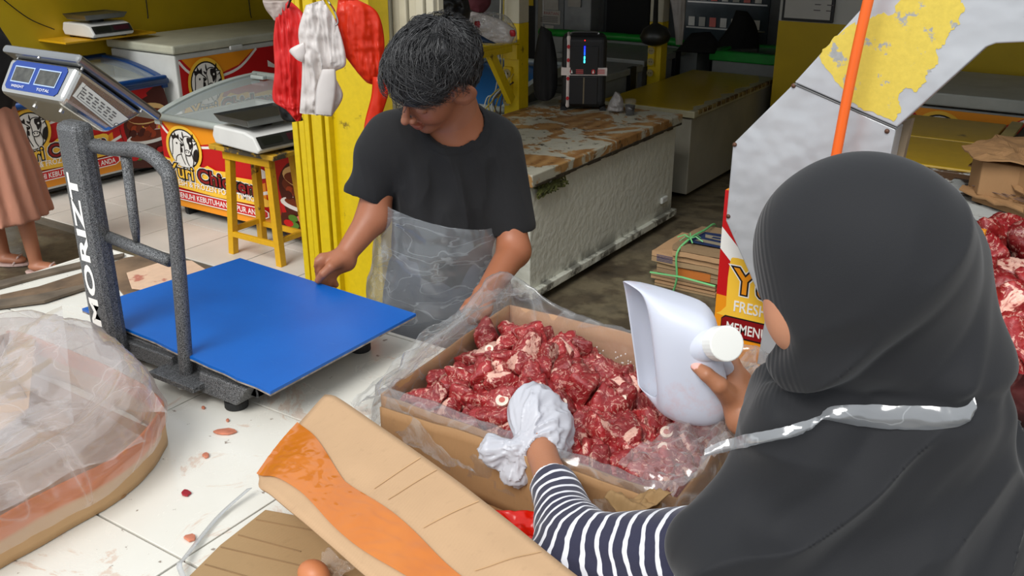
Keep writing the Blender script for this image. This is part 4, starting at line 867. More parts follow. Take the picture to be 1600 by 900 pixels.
# ------------------------------------------------------------------ cartons
def wall_sheet(name, pts, z0, z1, m, parent, th=.005, amp=.004, seed=0, flare=0, nz=6, top=None):
    """upright crumpled cardboard wall along a ground polyline"""
    P = np.array([p for p in bez([(x, y, 0) for x, y in pts], 8)]); n = len(P); G = np.zeros((nz, n, 3))
    for i in range(nz):
        t = i/(nz-1); G[i, :, :2] = P[:, :2]; zt = (np.array([top(x, y) for x, y in P[:, :2]]) if top else z1); G[i, :, 2] = z0+(zt-z0)*t
    d = fbm(G, 9, 3, seed)*amp*1.5; tn = np.gradient(P[:, :2], axis=0); tn /= np.linalg.norm(tn, axis=1)[:, None]+1e-9; nn = np.stack([tn[:, 1], -tn[:, 0]], 1)
    for i in range(nz): G[i, :, :2] += nn*(d[i][:, None]+flare*(i/(nz-1))); 
    G[-1, :, 2] += fbm(G[-1], 14, 2, seed+3)*.003
    o = MB().grid(G).build(name, m, parent, smooth=True); s = o.modifiers.new('thick', 'SOLIDIFY'); s.thickness = th; s.offset = 0
    return o
# meat carton
X0, X1, Y0, Y1 = -1.07, -.47, 1.15, 1.58
MC_ = thing('meat_carton', (-.77, 1.36, TT), 'large kraft carton full of raw meat chunks, lined with clear plastic', 'carton')
Lk = {(0, 0): at(590, 600, z=1.05), (0, 1): at(772, 482, z=1.07), (1, 1): at(1185, 572, z=1.06), (1, 0): at(1062, 775, z=1.06)}
c00, c01, c11, c10 = (Lk[k].xy for k in ((0, 0), (0, 1), (1, 1), (1, 0)))
c00 = Vector((-1.06, 1.17)); c01 = Vector((-1.055, 1.585)); c11 = Vector((-.475, 1.60)); c10 = Vector((-.47, 1.165))
def toph(x, y): return 1.035+.035*max(0, min(1, (y-1.17)/.4))
for nm, p, q in (('back_wall', c01, c11), ('left_wall', c00, c01), ('right_wall', c11, c10), ('front_wall', c10, c00)):
    mid = (p+q)/2; wall_sheet('side_panel', [p, (p*3+q)/4, mid, (p+q*3)/4, q], TT+.004, 1.06, M_cardin if nm != 'back_wall' else cardboard('inner_kraft', (186, 146, 112)), MC_, seed=len(nm), top=toph, amp=.002)
rbox('bottom_panel', c00.x, c11.x, c00.y, c11.y, TT+.001, TT+.006, M_cardin, MC_, bevel=0)
# flap folded down on the left, where light cardboard shows outside
o = MB().slab([(-1.064, 1.19, 1.03), (-1.064, 1.56, 1.06), (-1.13, 1.53, .99), (-1.13, 1.22, .965)], (-.004, 0, .0)).build('side_flap', M_card, MC_)

def liner(parent, ring, prof, mat, name='plastic_liner', seed=0, nu=150, amp=.014, lean=None, z_add=None, fq=11):
    """ring: closed list of xy; prof: list of (offset outward, z)"""
    P = np.array([tuple(p)+(0,) for p in ring], float); P = np.array(bez(P, 10, True)); 
    seg = np.r_[0, np.cumsum(np.linalg.norm(np.diff(np.vstack([P, P[:1]]), axis=0), axis=1))]; tt = np.linspace(0, seg[-1], nu, endpoint=False)
    Q = np.stack([np.interp(tt, seg, np.r_[P[:, k], P[:1, k]]) for k in (0, 1)], 1); c = Q.mean(0)
    tn = np.roll(Q, -1, 0)-np.roll(Q, 1, 0); tn /= np.linalg.norm(tn, axis=1)[:, None]; nn = np.stack([tn[:, 1], -tn[:, 0]], 1)
    if ((Q-c)*nn).sum() < 0: nn = -nn
    pr = np.array(bez([(a, b, 0) for a, b in prof], 6)); G = np.zeros((len(pr), nu+1, 3))
    for i, (off, z, _) in enumerate(pr):
        q = Q+nn*off; w_ = np.ones(nu)
        G[i, :nu, :2] = q; G[i, :nu, 2] = z
        if z_add is not None: G[i, :nu, 2] += np.array([z_add(x, y) for x, y in q])*min(1, i/len(pr)*2.2)
    G[:, nu] = G[:, 0]
    N = ridge(G*np.array([1, 1, .7]), fq, 4, seed); N2 = fbm(G, fq*.5, 2, seed+9); N3 = ridge(G, fq*3.3, 2, seed+4)
    T = np.linspace(0, 1, len(pr))[:, None]; am = amp*(.35+T)
    for i in range(len(pr)): G[i, :nu, :2] += nn*((N*am+N2*am*1.3+N3*am*.3)[i, :nu, None])
    G[:, :, 2] += (N2*amp*1.2+N3*amp*.25)*np.minimum(1, T*2); G[:, nu] = G[:, 0]
    o = MB().grid(G).build(name, mat, parent, smooth=True); return o
M_film = film('liner_film', milk=.09, gl=.5, bs=12, bump=.3, crease=.24)
M_film2 = film('milky_liner_film', (236, 228, 224), milk=.18, gl=.45, bs=11, bump=.35, crease=.2)
ringc = [c00+Vector((.012, .012)), Vector((-1.05, 1.38)), c01+Vector((.012, -.012)), Vector((-.9, 1.58)), Vector((-.63, 1.585)), c11+Vector((-.012, -.012)), Vector((-.48, 1.38)), c10+Vector((-.012, .012)), Vector((-.63, 1.165)), Vector((-.9, 1.17))]
def za(x, y):      # liner stands up at the back left corner and slumps at the front
    r = .075*math.exp(-((x+1.08)**2+(y-1.56)**2)/.012)+.03*math.exp(-((x+.47)**2+(y-1.56)**2)/.01)
    return r-(.02 if y < 1.25 else 0)
o = liner(MC_, ringc, [(-.02, .95), (-.006, 1.0), (0, 1.05), (.006, 1.078), (.022, 1.07), (.035, 1.03), (.045, .985)], M_film, z_add=za, seed=3, amp=.007)
# the loose skirt of film spreading over the tiles at the left
def sheet(name, corners, zfun, mat, parent, nu=40, nv=30, amp=.01, seed=0, fq=12, th=0):
    c = [np.array(p, float) for p in corners]; G = np.zeros((nv, nu, 3))
    for j in range(nv):
        for i in range(nu):
            s, t = i/(nu-1), j/(nv-1); G[j, i] = (c[0]*(1-s)+c[1]*s)*(1-t)+(c[3]*(1-s)+c[2]*s)*t
    G[..., 2] += zfun(G)+amp*(ridge(G, fq, 3, seed)+.6*fbm(G, fq*.5, 2, seed+1)+.25*ridge(G, fq*3, 2, seed+7)); G[..., :2] += .4*amp*np.stack([fbm(G, fq, 2, seed+2), fbm(G, fq, 2, seed+3)], -1)
    o = MB().grid(G).build(name, mat, parent, smooth=True)
    if th: s_ = o.modifiers.new('t', 'SOLIDIFY'); s_.thickness = th
    return o
sheet('film_skirt', [at(548, 630, z=.94), at(690, 500, z=1.0), (-1.06, 1.57, 1.09), (-1.05, 1.17, 1.045)], lambda G: .0*G[..., 0], M_film, MC_, amp=.012, seed=5)
sheet('film_skirt', [at(690, 505, z=1.0), at(745, 462, z=1.06), (-1.0, 1.6, 1.12), (-1.06, 1.56, 1.09)], lambda G: .0*G[..., 0], M_film, MC_, amp=.01, seed=6, nu=24, nv=20)
sheet('film_skirt', [at(548, 630, z=.94), (-1.05, 1.17, 1.045), at(745, 745, z=1.05), at(640, 690, z=1.02)], lambda G: .0*G[..., 0], M_film, MC_, amp=.01, seed=8)
sheet('film_skirt', [at(965, 735, z=1.06), at(1100, 640, z=1.07), at(1150, 690, z=1.08), at(1050, 790, z=1.06)], lambda G: .012*np.ones(G.shape[:2]), M_film2, MC_, amp=.016, seed=11, fq=16)
sheet('film_skirt', [at(1095, 600, z=1.03), at(1180, 540, z=1.10), at(1200, 640, z=1.10), at(1120, 700, z=1.07)], lambda G: .0*G[..., 0], M_film2, MC_, amp=.014, seed=12, fq=14)

# ------------------------------------------------------------------ meat
def meatmat():
    t = NT('raw_meat'); at_ = t.new('ShaderNodeAttribute', attribute_name='cut'); info = t.new('ShaderNodeObjectInfo')
    ad = t.new('ShaderNodeVectorMath', operation='ADD'); t.l(t.co, ad.inputs[0]); cm = t.new('ShaderNodeCombineXYZ'); mu = t.new('ShaderNodeMath', operation='MULTIPLY'); t.l(info.outputs['Random'], mu.inputs[0]); mu.inputs[1].default_value = 7; t.l(mu.outputs[0], cm.inputs[0]); t.l(mu.outputs[0], cm.inputs[1]); t.l(cm.outputs[0], ad.inputs[1]); v = ad.outputs[0]
    n1 = t.noise(28, 5, .6, v); n2 = t.noise(38, 6, .7, v, 2.5); mp = t.new('ShaderNodeMapping'); mp.inputs['Scale'].default_value = (1, .3, .6); t.l(v, mp.inputs[0]); n3 = t.noise(130, 4, .6, mp.outputs[0])
    red = t.mix(n1, lin((82, 10, 16)), lin((176, 34, 38))); red = t.mix(t.ramp(n3, [(.5, (0, 0, 0, 1)), (.8, (.5, .5, .5, 1))]), red, lin((206, 96, 88)))
    fat = t.mix(n1, lin((232, 168, 150)), lin((240, 208, 188)))
    c = t.mix(t.ramp(n2, [(.56, (0, 0, 0, 1)), (.585, (.7, .7, .7, 1)), (.61, (.6, .6, .6, 1)), (.64, (0, 0, 0, 1))]), red, fat)
    sub = t.new('ShaderNodeMath', operation='ADD'); t.l(at_.outputs['Fac'], sub.inputs[0]); k = t.new('ShaderNodeMath', operation='MULTIPLY_ADD'); t.l(n2, k.inputs[0]); k.inputs[1].default_value = 1.2; k.inputs[2].default_value = -.6; t.l(k.outputs[0], sub.inputs[1])
    c = t.mix(t.ramp(sub.outputs[0], [(.5, (0, 0, 0, 1)), (.62, (.85, .85, .85, 1))]), c, fat)
    tint = t.new('ShaderNodeHueSaturation'); rm = t.new('ShaderNodeMapRange'); t.l(info.outputs['Random'], rm.inputs[0]); rm.inputs[3].default_value = .72; rm.inputs[4].default_value = 1.2; t.l(rm.outputs[0], tint.inputs['Value']); t.l(c, tint.inputs['Color'])
    t.set(Base_Color=tint.outputs[0], Roughness=.33, Specular_IOR_Level=.6, Subsurface_Weight=.12, Subsurface_Radius=(.01, .003, .002)); t.bump(t.mix(.5, n3, n2), .7, .005); return t.m
M_meat = meatmat(); M_bone = pm('cut_bone', (236, 214, 196), .4, var=.1, scale=50, bump=.3, bs=120); M_marrow = pm('marrow', (190, 96, 84), .4, var=.2, scale=60)
def ico(n):
    bm = bmesh.new(); bmesh.ops.create_icosphere(bm, subdivisions=n, radius=1); V = np.array([v.co for v in bm.verts]); F = [[v.index for v in f.verts] for f in bm.faces]; bm.free(); return V, F
ICO = ico(4); ICO3 = ico(3)
def chunk_mesh(seed):
    r = np.random.default_rng(seed); D, F = ICO; k = 7+seed % 3
    N = r.normal(size=(k, 3)); N /= np.linalg.norm(N, axis=1)[:, None]; dist = r.uniform(.62, 1., k)
    ax = np.vstack([np.eye(3), -np.eye(3)]); N = np.vstack([N, ax]); dist = np.r_[dist, np.full(6, 1.05)]
    dn = D@N.T; q = np.where(dn > .05, dist/np.maximum(dn, .05), 9); e = np.exp(-q*16); rad = -np.log(e.sum(1))/16; which = q.argmin(1)
    P = D*rad[:, None]; P *= np.array([1.15, .85, .72])
    P += D*(.10*fbm(P, 2.2, 3, seed)+.05*ridge(P, 5, 2, seed+1)+.02*fbm(P, 14, 2, seed+2))[:, None]
    cut = np.isin(which, [0, 3] if seed % 3 else [0]).astype(float)*(.52+.3*fbm(P, 2, 2, seed+5))+.12
    me = bpy.data.meshes.new('meat_chunk'); me.from_pydata((P*.036).tolist(), [], F); me.polygons.foreach_set('use_smooth', np.ones(len(F), bool)); me.materials.append(M_meat)
    a = me.attributes.new('cut', 'FLOAT', 'POINT'); a.data.foreach_set('value', cut.astype(np.float32)); return me
chunks = [chunk_mesh(s) for s in range(12)]
bm_ = MB().tube([(0, 0, 0), (0, 0, .007)], .0125, 14); bring = bpy.data.meshes.new('bone_ring'); bring.from_pydata(bm_.v, [], bm_.f); bring.materials.append(M_bone)
bm2 = MB().tube([(0, 0, 0), (0, 0, .0075)], .006, 10); bmar = bpy.data.meshes.new('marrow'); bmar.from_pydata(bm2.v, [], bm2.f); bmar.materials.append(M_marrow)
from mathutils import Euler, Quaternion
def put_chunk(i, p, rot, s, label, grp, bone=False):
    o = link(bpy.data.objects.new('meat_chunk', chunks[i % 12])); o.location = p; o.rotation_euler = rot; o.scale = s if isinstance(s, tuple) else (s, s, s); tag(o, label, 'meat', grp)
    if bone:
        R_ = Euler(rot).to_matrix().inverted(); up = R_@Vector((.2, -.5, .8)).normalized()
        # find surface along 'up'
        co = np.array([v.co for v in chunks[i % 12].vertices]); d = co@np.array(up)/np.linalg.norm(co, axis=1); j = d.argmax(); pos = Vector(co[j])
        b = link(bpy.data.objects.new('bone_ring', bring)); b.parent = o; b.location = pos-up*.004; b.rotation_mode = 'QUATERNION'; b.rotation_quaternion = up.to_track_quat('Z', 'Y'); b['label'] = 'pale round bone end'
        c = link(bpy.data.objects.new('marrow', bmar)); c.parent = b
    return o
rr = random.Random(11); cnt = 0
def heap(x, y):
    return .995+.055*math.exp(-((x+.93)**2+(y-1.44)**2)/.02)+.035*math.exp(-((x+.85)**2+(y-1.30)**2)/.02)-.055*math.exp(-((x+.56)**2+(y-1.56)**2)/.012)-.012*(1 if x > -.6 else 0)
for lay in (0, 1, 2):
    nx, ny = 12, 9
    for i in range(nx):
        for j in range(ny):
            x = c00.x+.048+(c11.x-c00.x-.096)*(i+.5*(j % 2))/(nx-.5)+rr.uniform(-.012, .012); y = c00.y+.045+(c01.y-c00.y-.09)*j/(ny-1)+rr.uniform(-.012, .012)
            h = heap(x, y); z = TT+.03+(h-TT-.03)*(lay+1)/3+rr.uniform(-.008, .01)
            if lay == 0 and (i+j) % 2: continue
            s = rr.uniform(.7, 1.05)*(1.15 if rr.random() < .2 else 1)*(.9 if lay == 2 else 1)
            bone = lay == 2 and rr.random() < .14
            put_chunk(rr.randrange(12), (x, y, z), (rr.uniform(0, 6.28), rr.uniform(0, 6.28), rr.uniform(0, 6.28)), s, 'raw red meat chunk with a round cut bone, heaped in the plastic-lined carton' if bone else 'raw meat chunk in the carton, '+('far left' if x < -.93 else 'left of middle' if x < -.8 else 'right of middle' if x < -.66 else 'near the jerrycan')+(' by the front rim' if y < 1.28 else ' by the back wall' if y > 1.47 else ' in the centre row'), 'bony meat chunks in the carton' if bone else 'meat chunks in the carton', bone); cnt += 1
# bits of ice clinging to the film by the back wall
ic = MB(); rr = random.Random(6)
for i in range(90):
    x = rr.uniform(-.84, -.66); z = 1.0+.035*rr.random()**2; ic.obox((x, 1.575-.01*rr.random(), z), (.001, 0, 0), (0, .001, 0), (0, 0, .001))
o = ic.build('ice_crumbs', pm('ice', (236, 232, 230), .2)); tag(o, 'white frost crumbs on the film at the back of the meat carton', 'frost'); o['kind'] = 'stuff'

# ------------------------------------------------------------------ carton at left with film
LB = thing('opened_carton', (-1.65, .75, TT), 'crumpled kraft carton with orange tape at left, overflowing with clear film', 'carton')
lc = [(-1.33, .42), (-1.325, .62), (-1.335, .80), (-1.39, .92), (-1.46, .975), (-1.7, 1.0), (-1.97, .99)]
t_ = NT('kraft_with_orange_tape'); n = t_.noise(7, 6); sx = t_.new('ShaderNodeSeparateXYZ'); t_.l(t_.co, sx.inputs[0]); base = t_.mix(n, lin((206, 168, 120)), lin((182, 142, 98)))
orr = t_.mix(t_.ramp(sx.outputs[2], [(.045, (0, 0, 0, 1)), (.05, (1, 1, 1, 1))]), base, lin((206, 110, 40))); t_.set(Base_Color=orr, Roughness=.5)
wall_sheet('side_panel', lc, TT+.002, 1.005, t_.m, LB, amp=.006, seed=21, nz=8)
wall_sheet('side_panel', [(-1.97, .99), (-1.99, .7), (-1.97, .42)], TT+.002, 1.0, M_cardin, LB, seed=22); wall_sheet('side_panel', [(-1.97, .42), (-1.6, .41), (-1.33, .42)], TT+.002, 1.0, M_cardin, LB, seed=23)
MB().slab([(-1.335, .43, 0), (-1.33, .80, 0), (-1.39, .92, 0), (-1.46, .97, 0), (-1.96, .98, 0), (-1.96, .43, 0)], (0, 0, .004)).build('bottom_panel', M_cardin, LB).location.z += TT+.001
def zb(x, y): return .045*math.exp(-((x+1.62)**2+(y-1.05)**2)/.03)+.015*math.exp(-((x+1.40)**2+(y-.9)**2)/.01)
rl_ = [(-1.35, .45), (-1.345, .62), (-1.355, .79), (-1.41, .90), (-1.5, .955), (-1.7, .98), (-1.92, .97), (-1.95, .7), (-1.93, .46), (-1.6, .44)]
liner(LB, rl_, [(-.25, .945), (-.18, .985), (-.10, 1.0), (-.04, 1.03), (0, 1.05), (.02, 1.03), (.035, .985), (.03, .955)], M_film2, z_add=zb, seed=31, amp=.009, nu=190, fq=5)
liner(LB, rl_, [(-.12, 1.0), (-.06, 1.045), (-.02, 1.065), (.012, 1.03), (.022, .99)], M_film2, name='liner_fold', z_add=zb, seed=37, amp=.011, nu=170, fq=6)
sheet('film_fold', [at(20, 540, z=1.04), at(100, 500, z=1.1), at(120, 690, z=1.04), at(-60, 760, z=1.05)], lambda G: .03*np.ones(G.shape[:2]), M_film2, LB, amp=.012, seed=33, fq=5)
sheet('film_fold', [at(60, 500, z=1.06), at(190, 540, z=1.08), at(260, 640, z=1.05), at(150, 640, z=1.0)], lambda G: .0*G[..., 0], M_film2, LB, amp=.011, seed=34, fq=6)
sheet('film_fold', [at(-80, 700, z=1.0), at(120, 620, z=1.02), at(230, 700, z=1.0), at(-60, 860, z=1.0)], lambda G: .02*np.ones(G.shape[:2]), M_film2, LB, amp=.012, seed=35, fq=6)
m = MB(); m.slab([at(-60, 640, z=.965), at(0, 560, z=.99), at(55, 530, z=1.0), at(45, 640, z=.955), at(-30, 700, z=.95)], (0, 0, .004)); m.build('inner_flap', cardboard('tan_inner_flap', (206, 158, 100)), LB)

# ------------------------------------------------------------------ opened carton in front, with taped flap
FB = thing('opened_carton', (-.75, .95, TT), 'opened empty carton in the foreground, its big flap sealed with orange tape', 'carton')
wl = [at(600, 668, z=1.04), at(722, 702, z=1.05), at(860, 748, z=1.05), at(1035, 775, z=1.05)]
pts = [(-1.02, 1.125), (wl[1].x, wl[1].y), (wl[2].x, wl[2].y), (-.50, 1.135)]
wall_sheet('side_panel', [(-1.02, 1.12), (-.9, 1.125), (-.82, 1.13), (-.7, 1.125), (-.6, 1.13), (-.48, 1.128)], TT+.004, 1.045, cardboard('shaded_kraft', (166, 126, 84)), FB, amp=.003, seed=41, nz=8)
wall_sheet('side_panel', [(-.48, 1.12), (-.47, 1.0), (-.48, .88)], TT+.004, 1.03, M_cardin, FB, amp=.003, seed=42)
rbox('bottom_panel', -1.0, -.475, .93, 1.125, TT+.001, TT+.005, M_cardin, FB, bevel=0)
# large flap: quad grid with slight curl; tape follows it
def fl(s, t):            # s along (upper-left -> lower-right), t across (lower edge -> upper edge)
    A, B = np.array(at(512, 612, z=1.06)), np.array(at(388, 742, z=1.02)); C, D = np.array(at(985, 965, z=1.115)), np.array(at(700, 1010, z=1.06))
    if t < 0: t = 0
    top = A*(1-s)+C*s+np.array((0, 0, .012*math.sin(s*3.1))); bot = B*(1-s)+D*s; bend = -.02*math.exp(-(s/.08)**2)*(1-t)
    p = bot*(1-t)+top*t; p[2] += bend+.006*math.sin(t*3.14)+.004*fbm(np.array([[s*4, t*3, .3]]), 1, 2, 4)[0]
    # pull in the lower left corner so that it is rounded
    return p
def flg(s0, s1, t0, t1, n, m_, lift=0, wav=0, tf=None):
    G = np.zeros((m_, n, 3))
    for j in range(m_):
        for i in range(n):
            s = s0+(s1-s0)*i/(n-1); a, b = (tf(s) if tf else (t0, t1)); t = a+(b-a)*j/(m_-1); G[j, i] = fl(s, t); G[j, i, 2] += lift
    if wav: G[..., 2] += wav*np.abs(ridge(G*np.array([1, 2.2, 1]), 22, 3, 3))*np.sin(np.linspace(0, math.pi, m_))[:, None]**.5
    return G
o = MB().grid(flg(0, 1, 0, 1, 50, 20, tf=lambda s: (.22*math.exp(-s/.03)*0+.0+(.10*math.exp(-(s/.04)**2)), 1-.04*math.exp(-(s/.02)**2)))).build('taped_flap', M_card, FB, smooth=True); s_ = o.modifiers.new('t', 'SOLIDIFY'); s_.thickness = .006; s_.offset = -1
def tapemat():
    t = NT('orange_packing_tape'); n = t.noise(10, 3); t.set(Base_Color=t.mix(n, lin((184, 98, 20)), lin((204, 122, 44))), Roughness=.12, Specular_IOR_Level=.7)
    nz = t.new('ShaderNodeTexNoise'); nz.noise_type = 'RIDGED_MULTIFRACTAL'; nz.inputs['Scale'].default_value = 9; nz.inputs['Detail'].default_value = 4; mp = t.new('ShaderNodeMapping'); mp.inputs['Rotation'].default_value = (0, 0, .25); mp.inputs['Scale'].default_value = (.35, 2.2, 1); t.l(t.co, mp.inputs[0]); t.l(mp.outputs[0], nz.inputs[0]); t.bump(nz.outputs['Fac'], .35, .01); return t.m
MB().grid(flg(-.004, 1, .3, .7, 110, 26, lift=.003, wav=.0022, tf=lambda s: (.09+.04*math.sin(s*9)*min(1, s*4)+.10*s, .60-.16*min(1, s*3)+.02*math.sin(s*14)))).build('orange_tape', tapemat(), FB, smooth=True)
for s in (.42, .48, .62, .80):
    MB().grid(flg(s, s+.003, .52, .97, 3, 12, lift=.0012)).build('crease', pm('crease_brown', (196, 158, 114), .8), FB)
# dull cardboard sheet lying on the tiles
P = [(295, 905), (345, 855), (415, 800), (480, 812), (560, 850), (640, 905), (600, 960), (330, 960)]
scrap(P, TT+.002, .005, M_card2, 'cardboard_sheet', 'dull brown creased cardboard sheet lying on the tiles under the taped flap', 'cardboard')
for a_, b_ in (((345, 855), (560, 905)), ((320, 882), (470, 925)), ((400, 812), (520, 835)), ((372, 836), (470, 862))):
    o_ = MB().tube([at(*a_, z=TT+.0073), at(*b_, z=TT+.0073)], .0012, 6).build('crease', pm('sheet_crease', (138, 108, 72), .8), bpy.data.objects['cardboard_sheet'])
e = at(490, 897, z=.955); V_, F_ = ICO3
o = mob('brown_egg', V_*np.array([.026, .021, .021])+np.array(e), F_, pm('egg_shell', (196, 122, 78), .45, var=.05), smooth=True); tag(o, 'brown egg peeking in at the bottom edge on the cardboard sheet', 'egg')
sheet('x', [at(478, 885, z=.93), at(515, 868, z=.95), at(560, 900, z=.95), at(500, 925, z=.94)], lambda G: .006*np.ones(G.shape[:2]), film('scrap_film', (220, 200, 180), milk=.35), None, amp=.012, seed=50, fq=30, nu=24, nv=16); o = bpy.context.scene.collection.objects[-1]; o.name = 'crumpled_film'; tag(o, 'crumpled clear film scrap beside the brown egg', 'plastic film')
M_redf = plastic_bag('bright_red_bag', (236, 34, 16), .2, .22, .5, 18)
sheet('x', [at(752, 808, z=.965), at(850, 795, z=.98), at(900, 870, z=.96), at(800, 850, z=.95)], lambda G: .012*np.ones(G.shape[:2]), M_redf, None, amp=.014, seed=51, fq=12, th=.002); o = bpy.context.scene.collection.objects[-1]; o.name = 'red_carrier_bag'; tag(o, 'bright red plastic bag lying inside the foreground carton', 'plastic bag')
sheet('x', [at(945, 800, z=1.03), at(1000, 765, z=1.05), at(1055, 790, z=1.05), at(985, 830, z=1.02)], lambda G: .01*np.ones(G.shape[:2]), M_cardD, None, amp=.018, seed=52, fq=15, th=.002); o = bpy.context.scene.collection.objects[-1]; o.name = 'crumpled_paper'; tag(o, 'crumpled brown paper between foreground carton and striped sleeve', 'paper')
# ------------------------------------------------------------------ people
def ndot(P, a): return P@np.asarray(a, float)
def head_sdf(P, c, F, L, T, s=1., ears=(1, -1)):
    q = (P-c); q = np.stack([q@F, q@L, q@T], 1)/s; ql = q.copy(); al = np.abs(q[:, 1]); qs = np.stack([q[:, 0], al, q[:, 2]], 1)
    d = ell(q, (-.012, 0, .02), (.094, .074, .098))
    d = smin(d, ell(q, (.03, 0, -.04), (.058, .056, .068)), .02)
    d = smin(d, ell(qs, (.052, .034, -.03), (.03, .026, .03)), .02)
    d = smin(d, ell(q, (.066, 0, -.094), (.024, .026, .02)), .02)
    d = smin(d, ell(qs, (.078, .022, .030), (.012, .028, .011)), .012)
    d = -smin(-d, ell(qs, (.101, .031, .010), (.018, .017, .011)), .008)
    d = smin(d, ell(qs, (.0765, .031, .006), (.0125, .0165, .0115)), .004)
    n = smin(cone(q, (.086, 0, .022), (.108, 0, -.018), .0075, .0095), ell(q, (.112, 0, -.022), (.0115, .0105, .010)), .006)
    n = smin(n, ell(qs, (.101, .0135, -.027), (.010, .0075, .008)), .004)
    d = smin(d, n, .007)
    d = smin(d, ell(q, (.094, 0, -.055), (.011, .021, .0055)), .005); d = smin(d, ell(q, (.091, 0, -.067), (.011, .018, .0065)), .005)
    d = -smin(-d, cone(q, (.106, -.02, -.0612), (.106, .02, -.0612), .0035, .0035), .003)
    ea = qs.copy(); ea[:, 1] = ea[:, 1]+.72*(ea[:, 0]-.006); e = ell(ea, (-.010, .078, -.002), (.024, .007, .034)); e = smin(e, ell(qs, (-.002, .074, -.004), (.014, .012, .024)), .006)
    e = -smin(-e, ell(ea, (-.006, .087, .002), (.0145, .0115, .0225)), .002); e = smin(e, ell(ea, (-.004, .078, -.031), (.009, .006, .009)), .005)
    return (smin(d, e, .004) if ears else d)*s, q
def head_colour(q, base, P):
    c = np.tile(np.array(lin(base)[:3]), (len(q), 1)); c *= (1+.10*fbm(P, 30, 3, 2))[:, None]
    al = np.abs(q[:, 1]); lips = (np.abs(q[:, 2]+.061) < .011)*(al < .021)*(q[:, 0] > .085); c[lips > 0] *= np.array([.80, .52, .50])
    brow = (np.abs(q[:, 2]-.031-.006*np.sin(al*60)) < .0042)*(al > .012)*(al < .046)*(q[:, 0] > .06); c[brow > 0] *= .3
    lash = (np.abs(q[:, 2]+.0035-.0+.1*(al-.031)**2*30) < .0016)*(al > .018)*(al < .044)*(q[:, 0] > .07); c[lash > 0] *= .18
    cheek = np.exp(-((al-.04)**2+(q[:, 2]+.025)**2)/.0006)*(q[:, 0] > .03); c *= (1+cheek[:, None]*np.array([.08, -.03, -.03])); return c
def skinmat(name, rough=.48):
    t = NT(name); a = t.new('ShaderNodeVertexColor', layer_name='skin'); t.set(Base_Color=a.outputs[0], Roughness=rough, Subsurface_Weight=.08, Subsurface_Radius=(.012, .005, .003)); t.bump(t.noise(260, 3), .12, .002); return t.m
M_skin = skinmat('skin')
def fingers(P, d, chains, k=.006):
    for pts, rs in chains:
        for i in range(len(pts)-1): d = smin(d, cone(P, pts[i], pts[i+1], rs[i], rs[i+1]), .003 if i else k)
    return d
def cloth(name, col, rough=.9, bump=.25, bs=700, sheen=.2):
    t = NT(name); n = t.noise(5, 4); c = lin(col); t.set(Base_Color=t.mix(n, tuple(x*.85 for x in c[:3])+(1,), tuple(x*1.12 for x in c[:3])+(1,)), Roughness=rough, Sheen_Weight=sheen); t.bump(t.noise(bs, 2), bump, .002); return t.m
M_black = cloth('black_cotton', (18, 18, 20), sheen=.05); M_hij = None

# ---- the man behind the counter
base = Y2W(yf(690, 460, 2.36)); man = thing('person', (base[0], base[1], 0), 'person in black t-shirt with wavy black hair, clear plastic around the waist, behind the scale', 'person')
hc = np.array([-.1823, 2.25, 1.489]); HF = np.array([-.62538702, -.4575615, -.63208271]); HL_ = np.array([.7478283, -.58274319, -.31806164]); HT = np.array([-.22280914, -.67160096, .70661746])
q = lambda *a: yf(*a)
sL, eL, wL = q(600, 222, 2.34), q(584, 338, 2.30), q(538, 400, 2.225)
sR, eR, wR = q(783, 228, 2.40), q(803, 392, 2.30), q(757, 462, 2.10)
neckb = q(722, 212, 2.37)
def torso(P, g=0.):
    d = ell(P, q(695, 262, 2.38), (.150+g, .108+g, .19+g)); d = smin(d, ell(P, q(690, 380, 2.36), (.128+g, .112+g, .2+g)), .05)
    d = smin(d, cone(P, q(632, 215, 2.36), q(768, 215, 2.40), .052+g, .052+g), .05); return d
chL = [([q(538, 402, 2.225), q(505, 405, 2.20)], [.024, .014]), ([q(538, 404, 2.225), q(508, 412, 2.205)], [.024, .014]), ([q(540, 408, 2.225), q(514, 420, 2.21)], [.022, .013]), ([q(541, 410, 2.225), q(521, 425, 2.215)], [.02, .012]),
       ([q(504, 405, 2.20), q(490, 413, 2.185), q(484, 427, 2.18), q(489, 438, 2.185)], [.0115, .0095, .0085, .0075]), ([q(508, 412, 2.205), q(498, 422, 2.19), q(498, 436, 2.19), q(507, 442, 2.20)], [.0115, .0095, .0088, .008]),
       ([q(514, 419, 2.21), q(509, 433, 2.20), q(513, 443, 2.205), q(520, 444, 2.215)], [.011, .0092, .0085, .0075]), ([q(521, 425, 2.215), q(520, 437, 2.21), q(525, 445, 2.215)], [.0105, .0085, .0072]),
       ([q(532, 406, 2.205), q(517, 417, 2.175), q(505, 428, 2.168), q(497, 438, 2.172)], [.017, .0125, .0108, .0085])]
chR = [([q(757, 462, 2.10), q(742, 478, 2.06)], [.024, .015]), ([q(757, 462, 2.10), q(750, 482, 2.05)], [.024, .015]), ([q(757, 464, 2.10), q(760, 484, 2.05)], [.022, .014])]
for i, x in enumerate((738, 745, 753, 761)): chR.append(([q(x, 478+i, 2.06), q(x-4, 492+i, 2.05), q(x-2, 503+i*.5, 2.07)], [.0105, .0092, .008]))
chR.append(([q(748, 468, 2.08), q(733, 474, 2.07), q(724, 484, 2.07)], [.014, .0115, .009]))
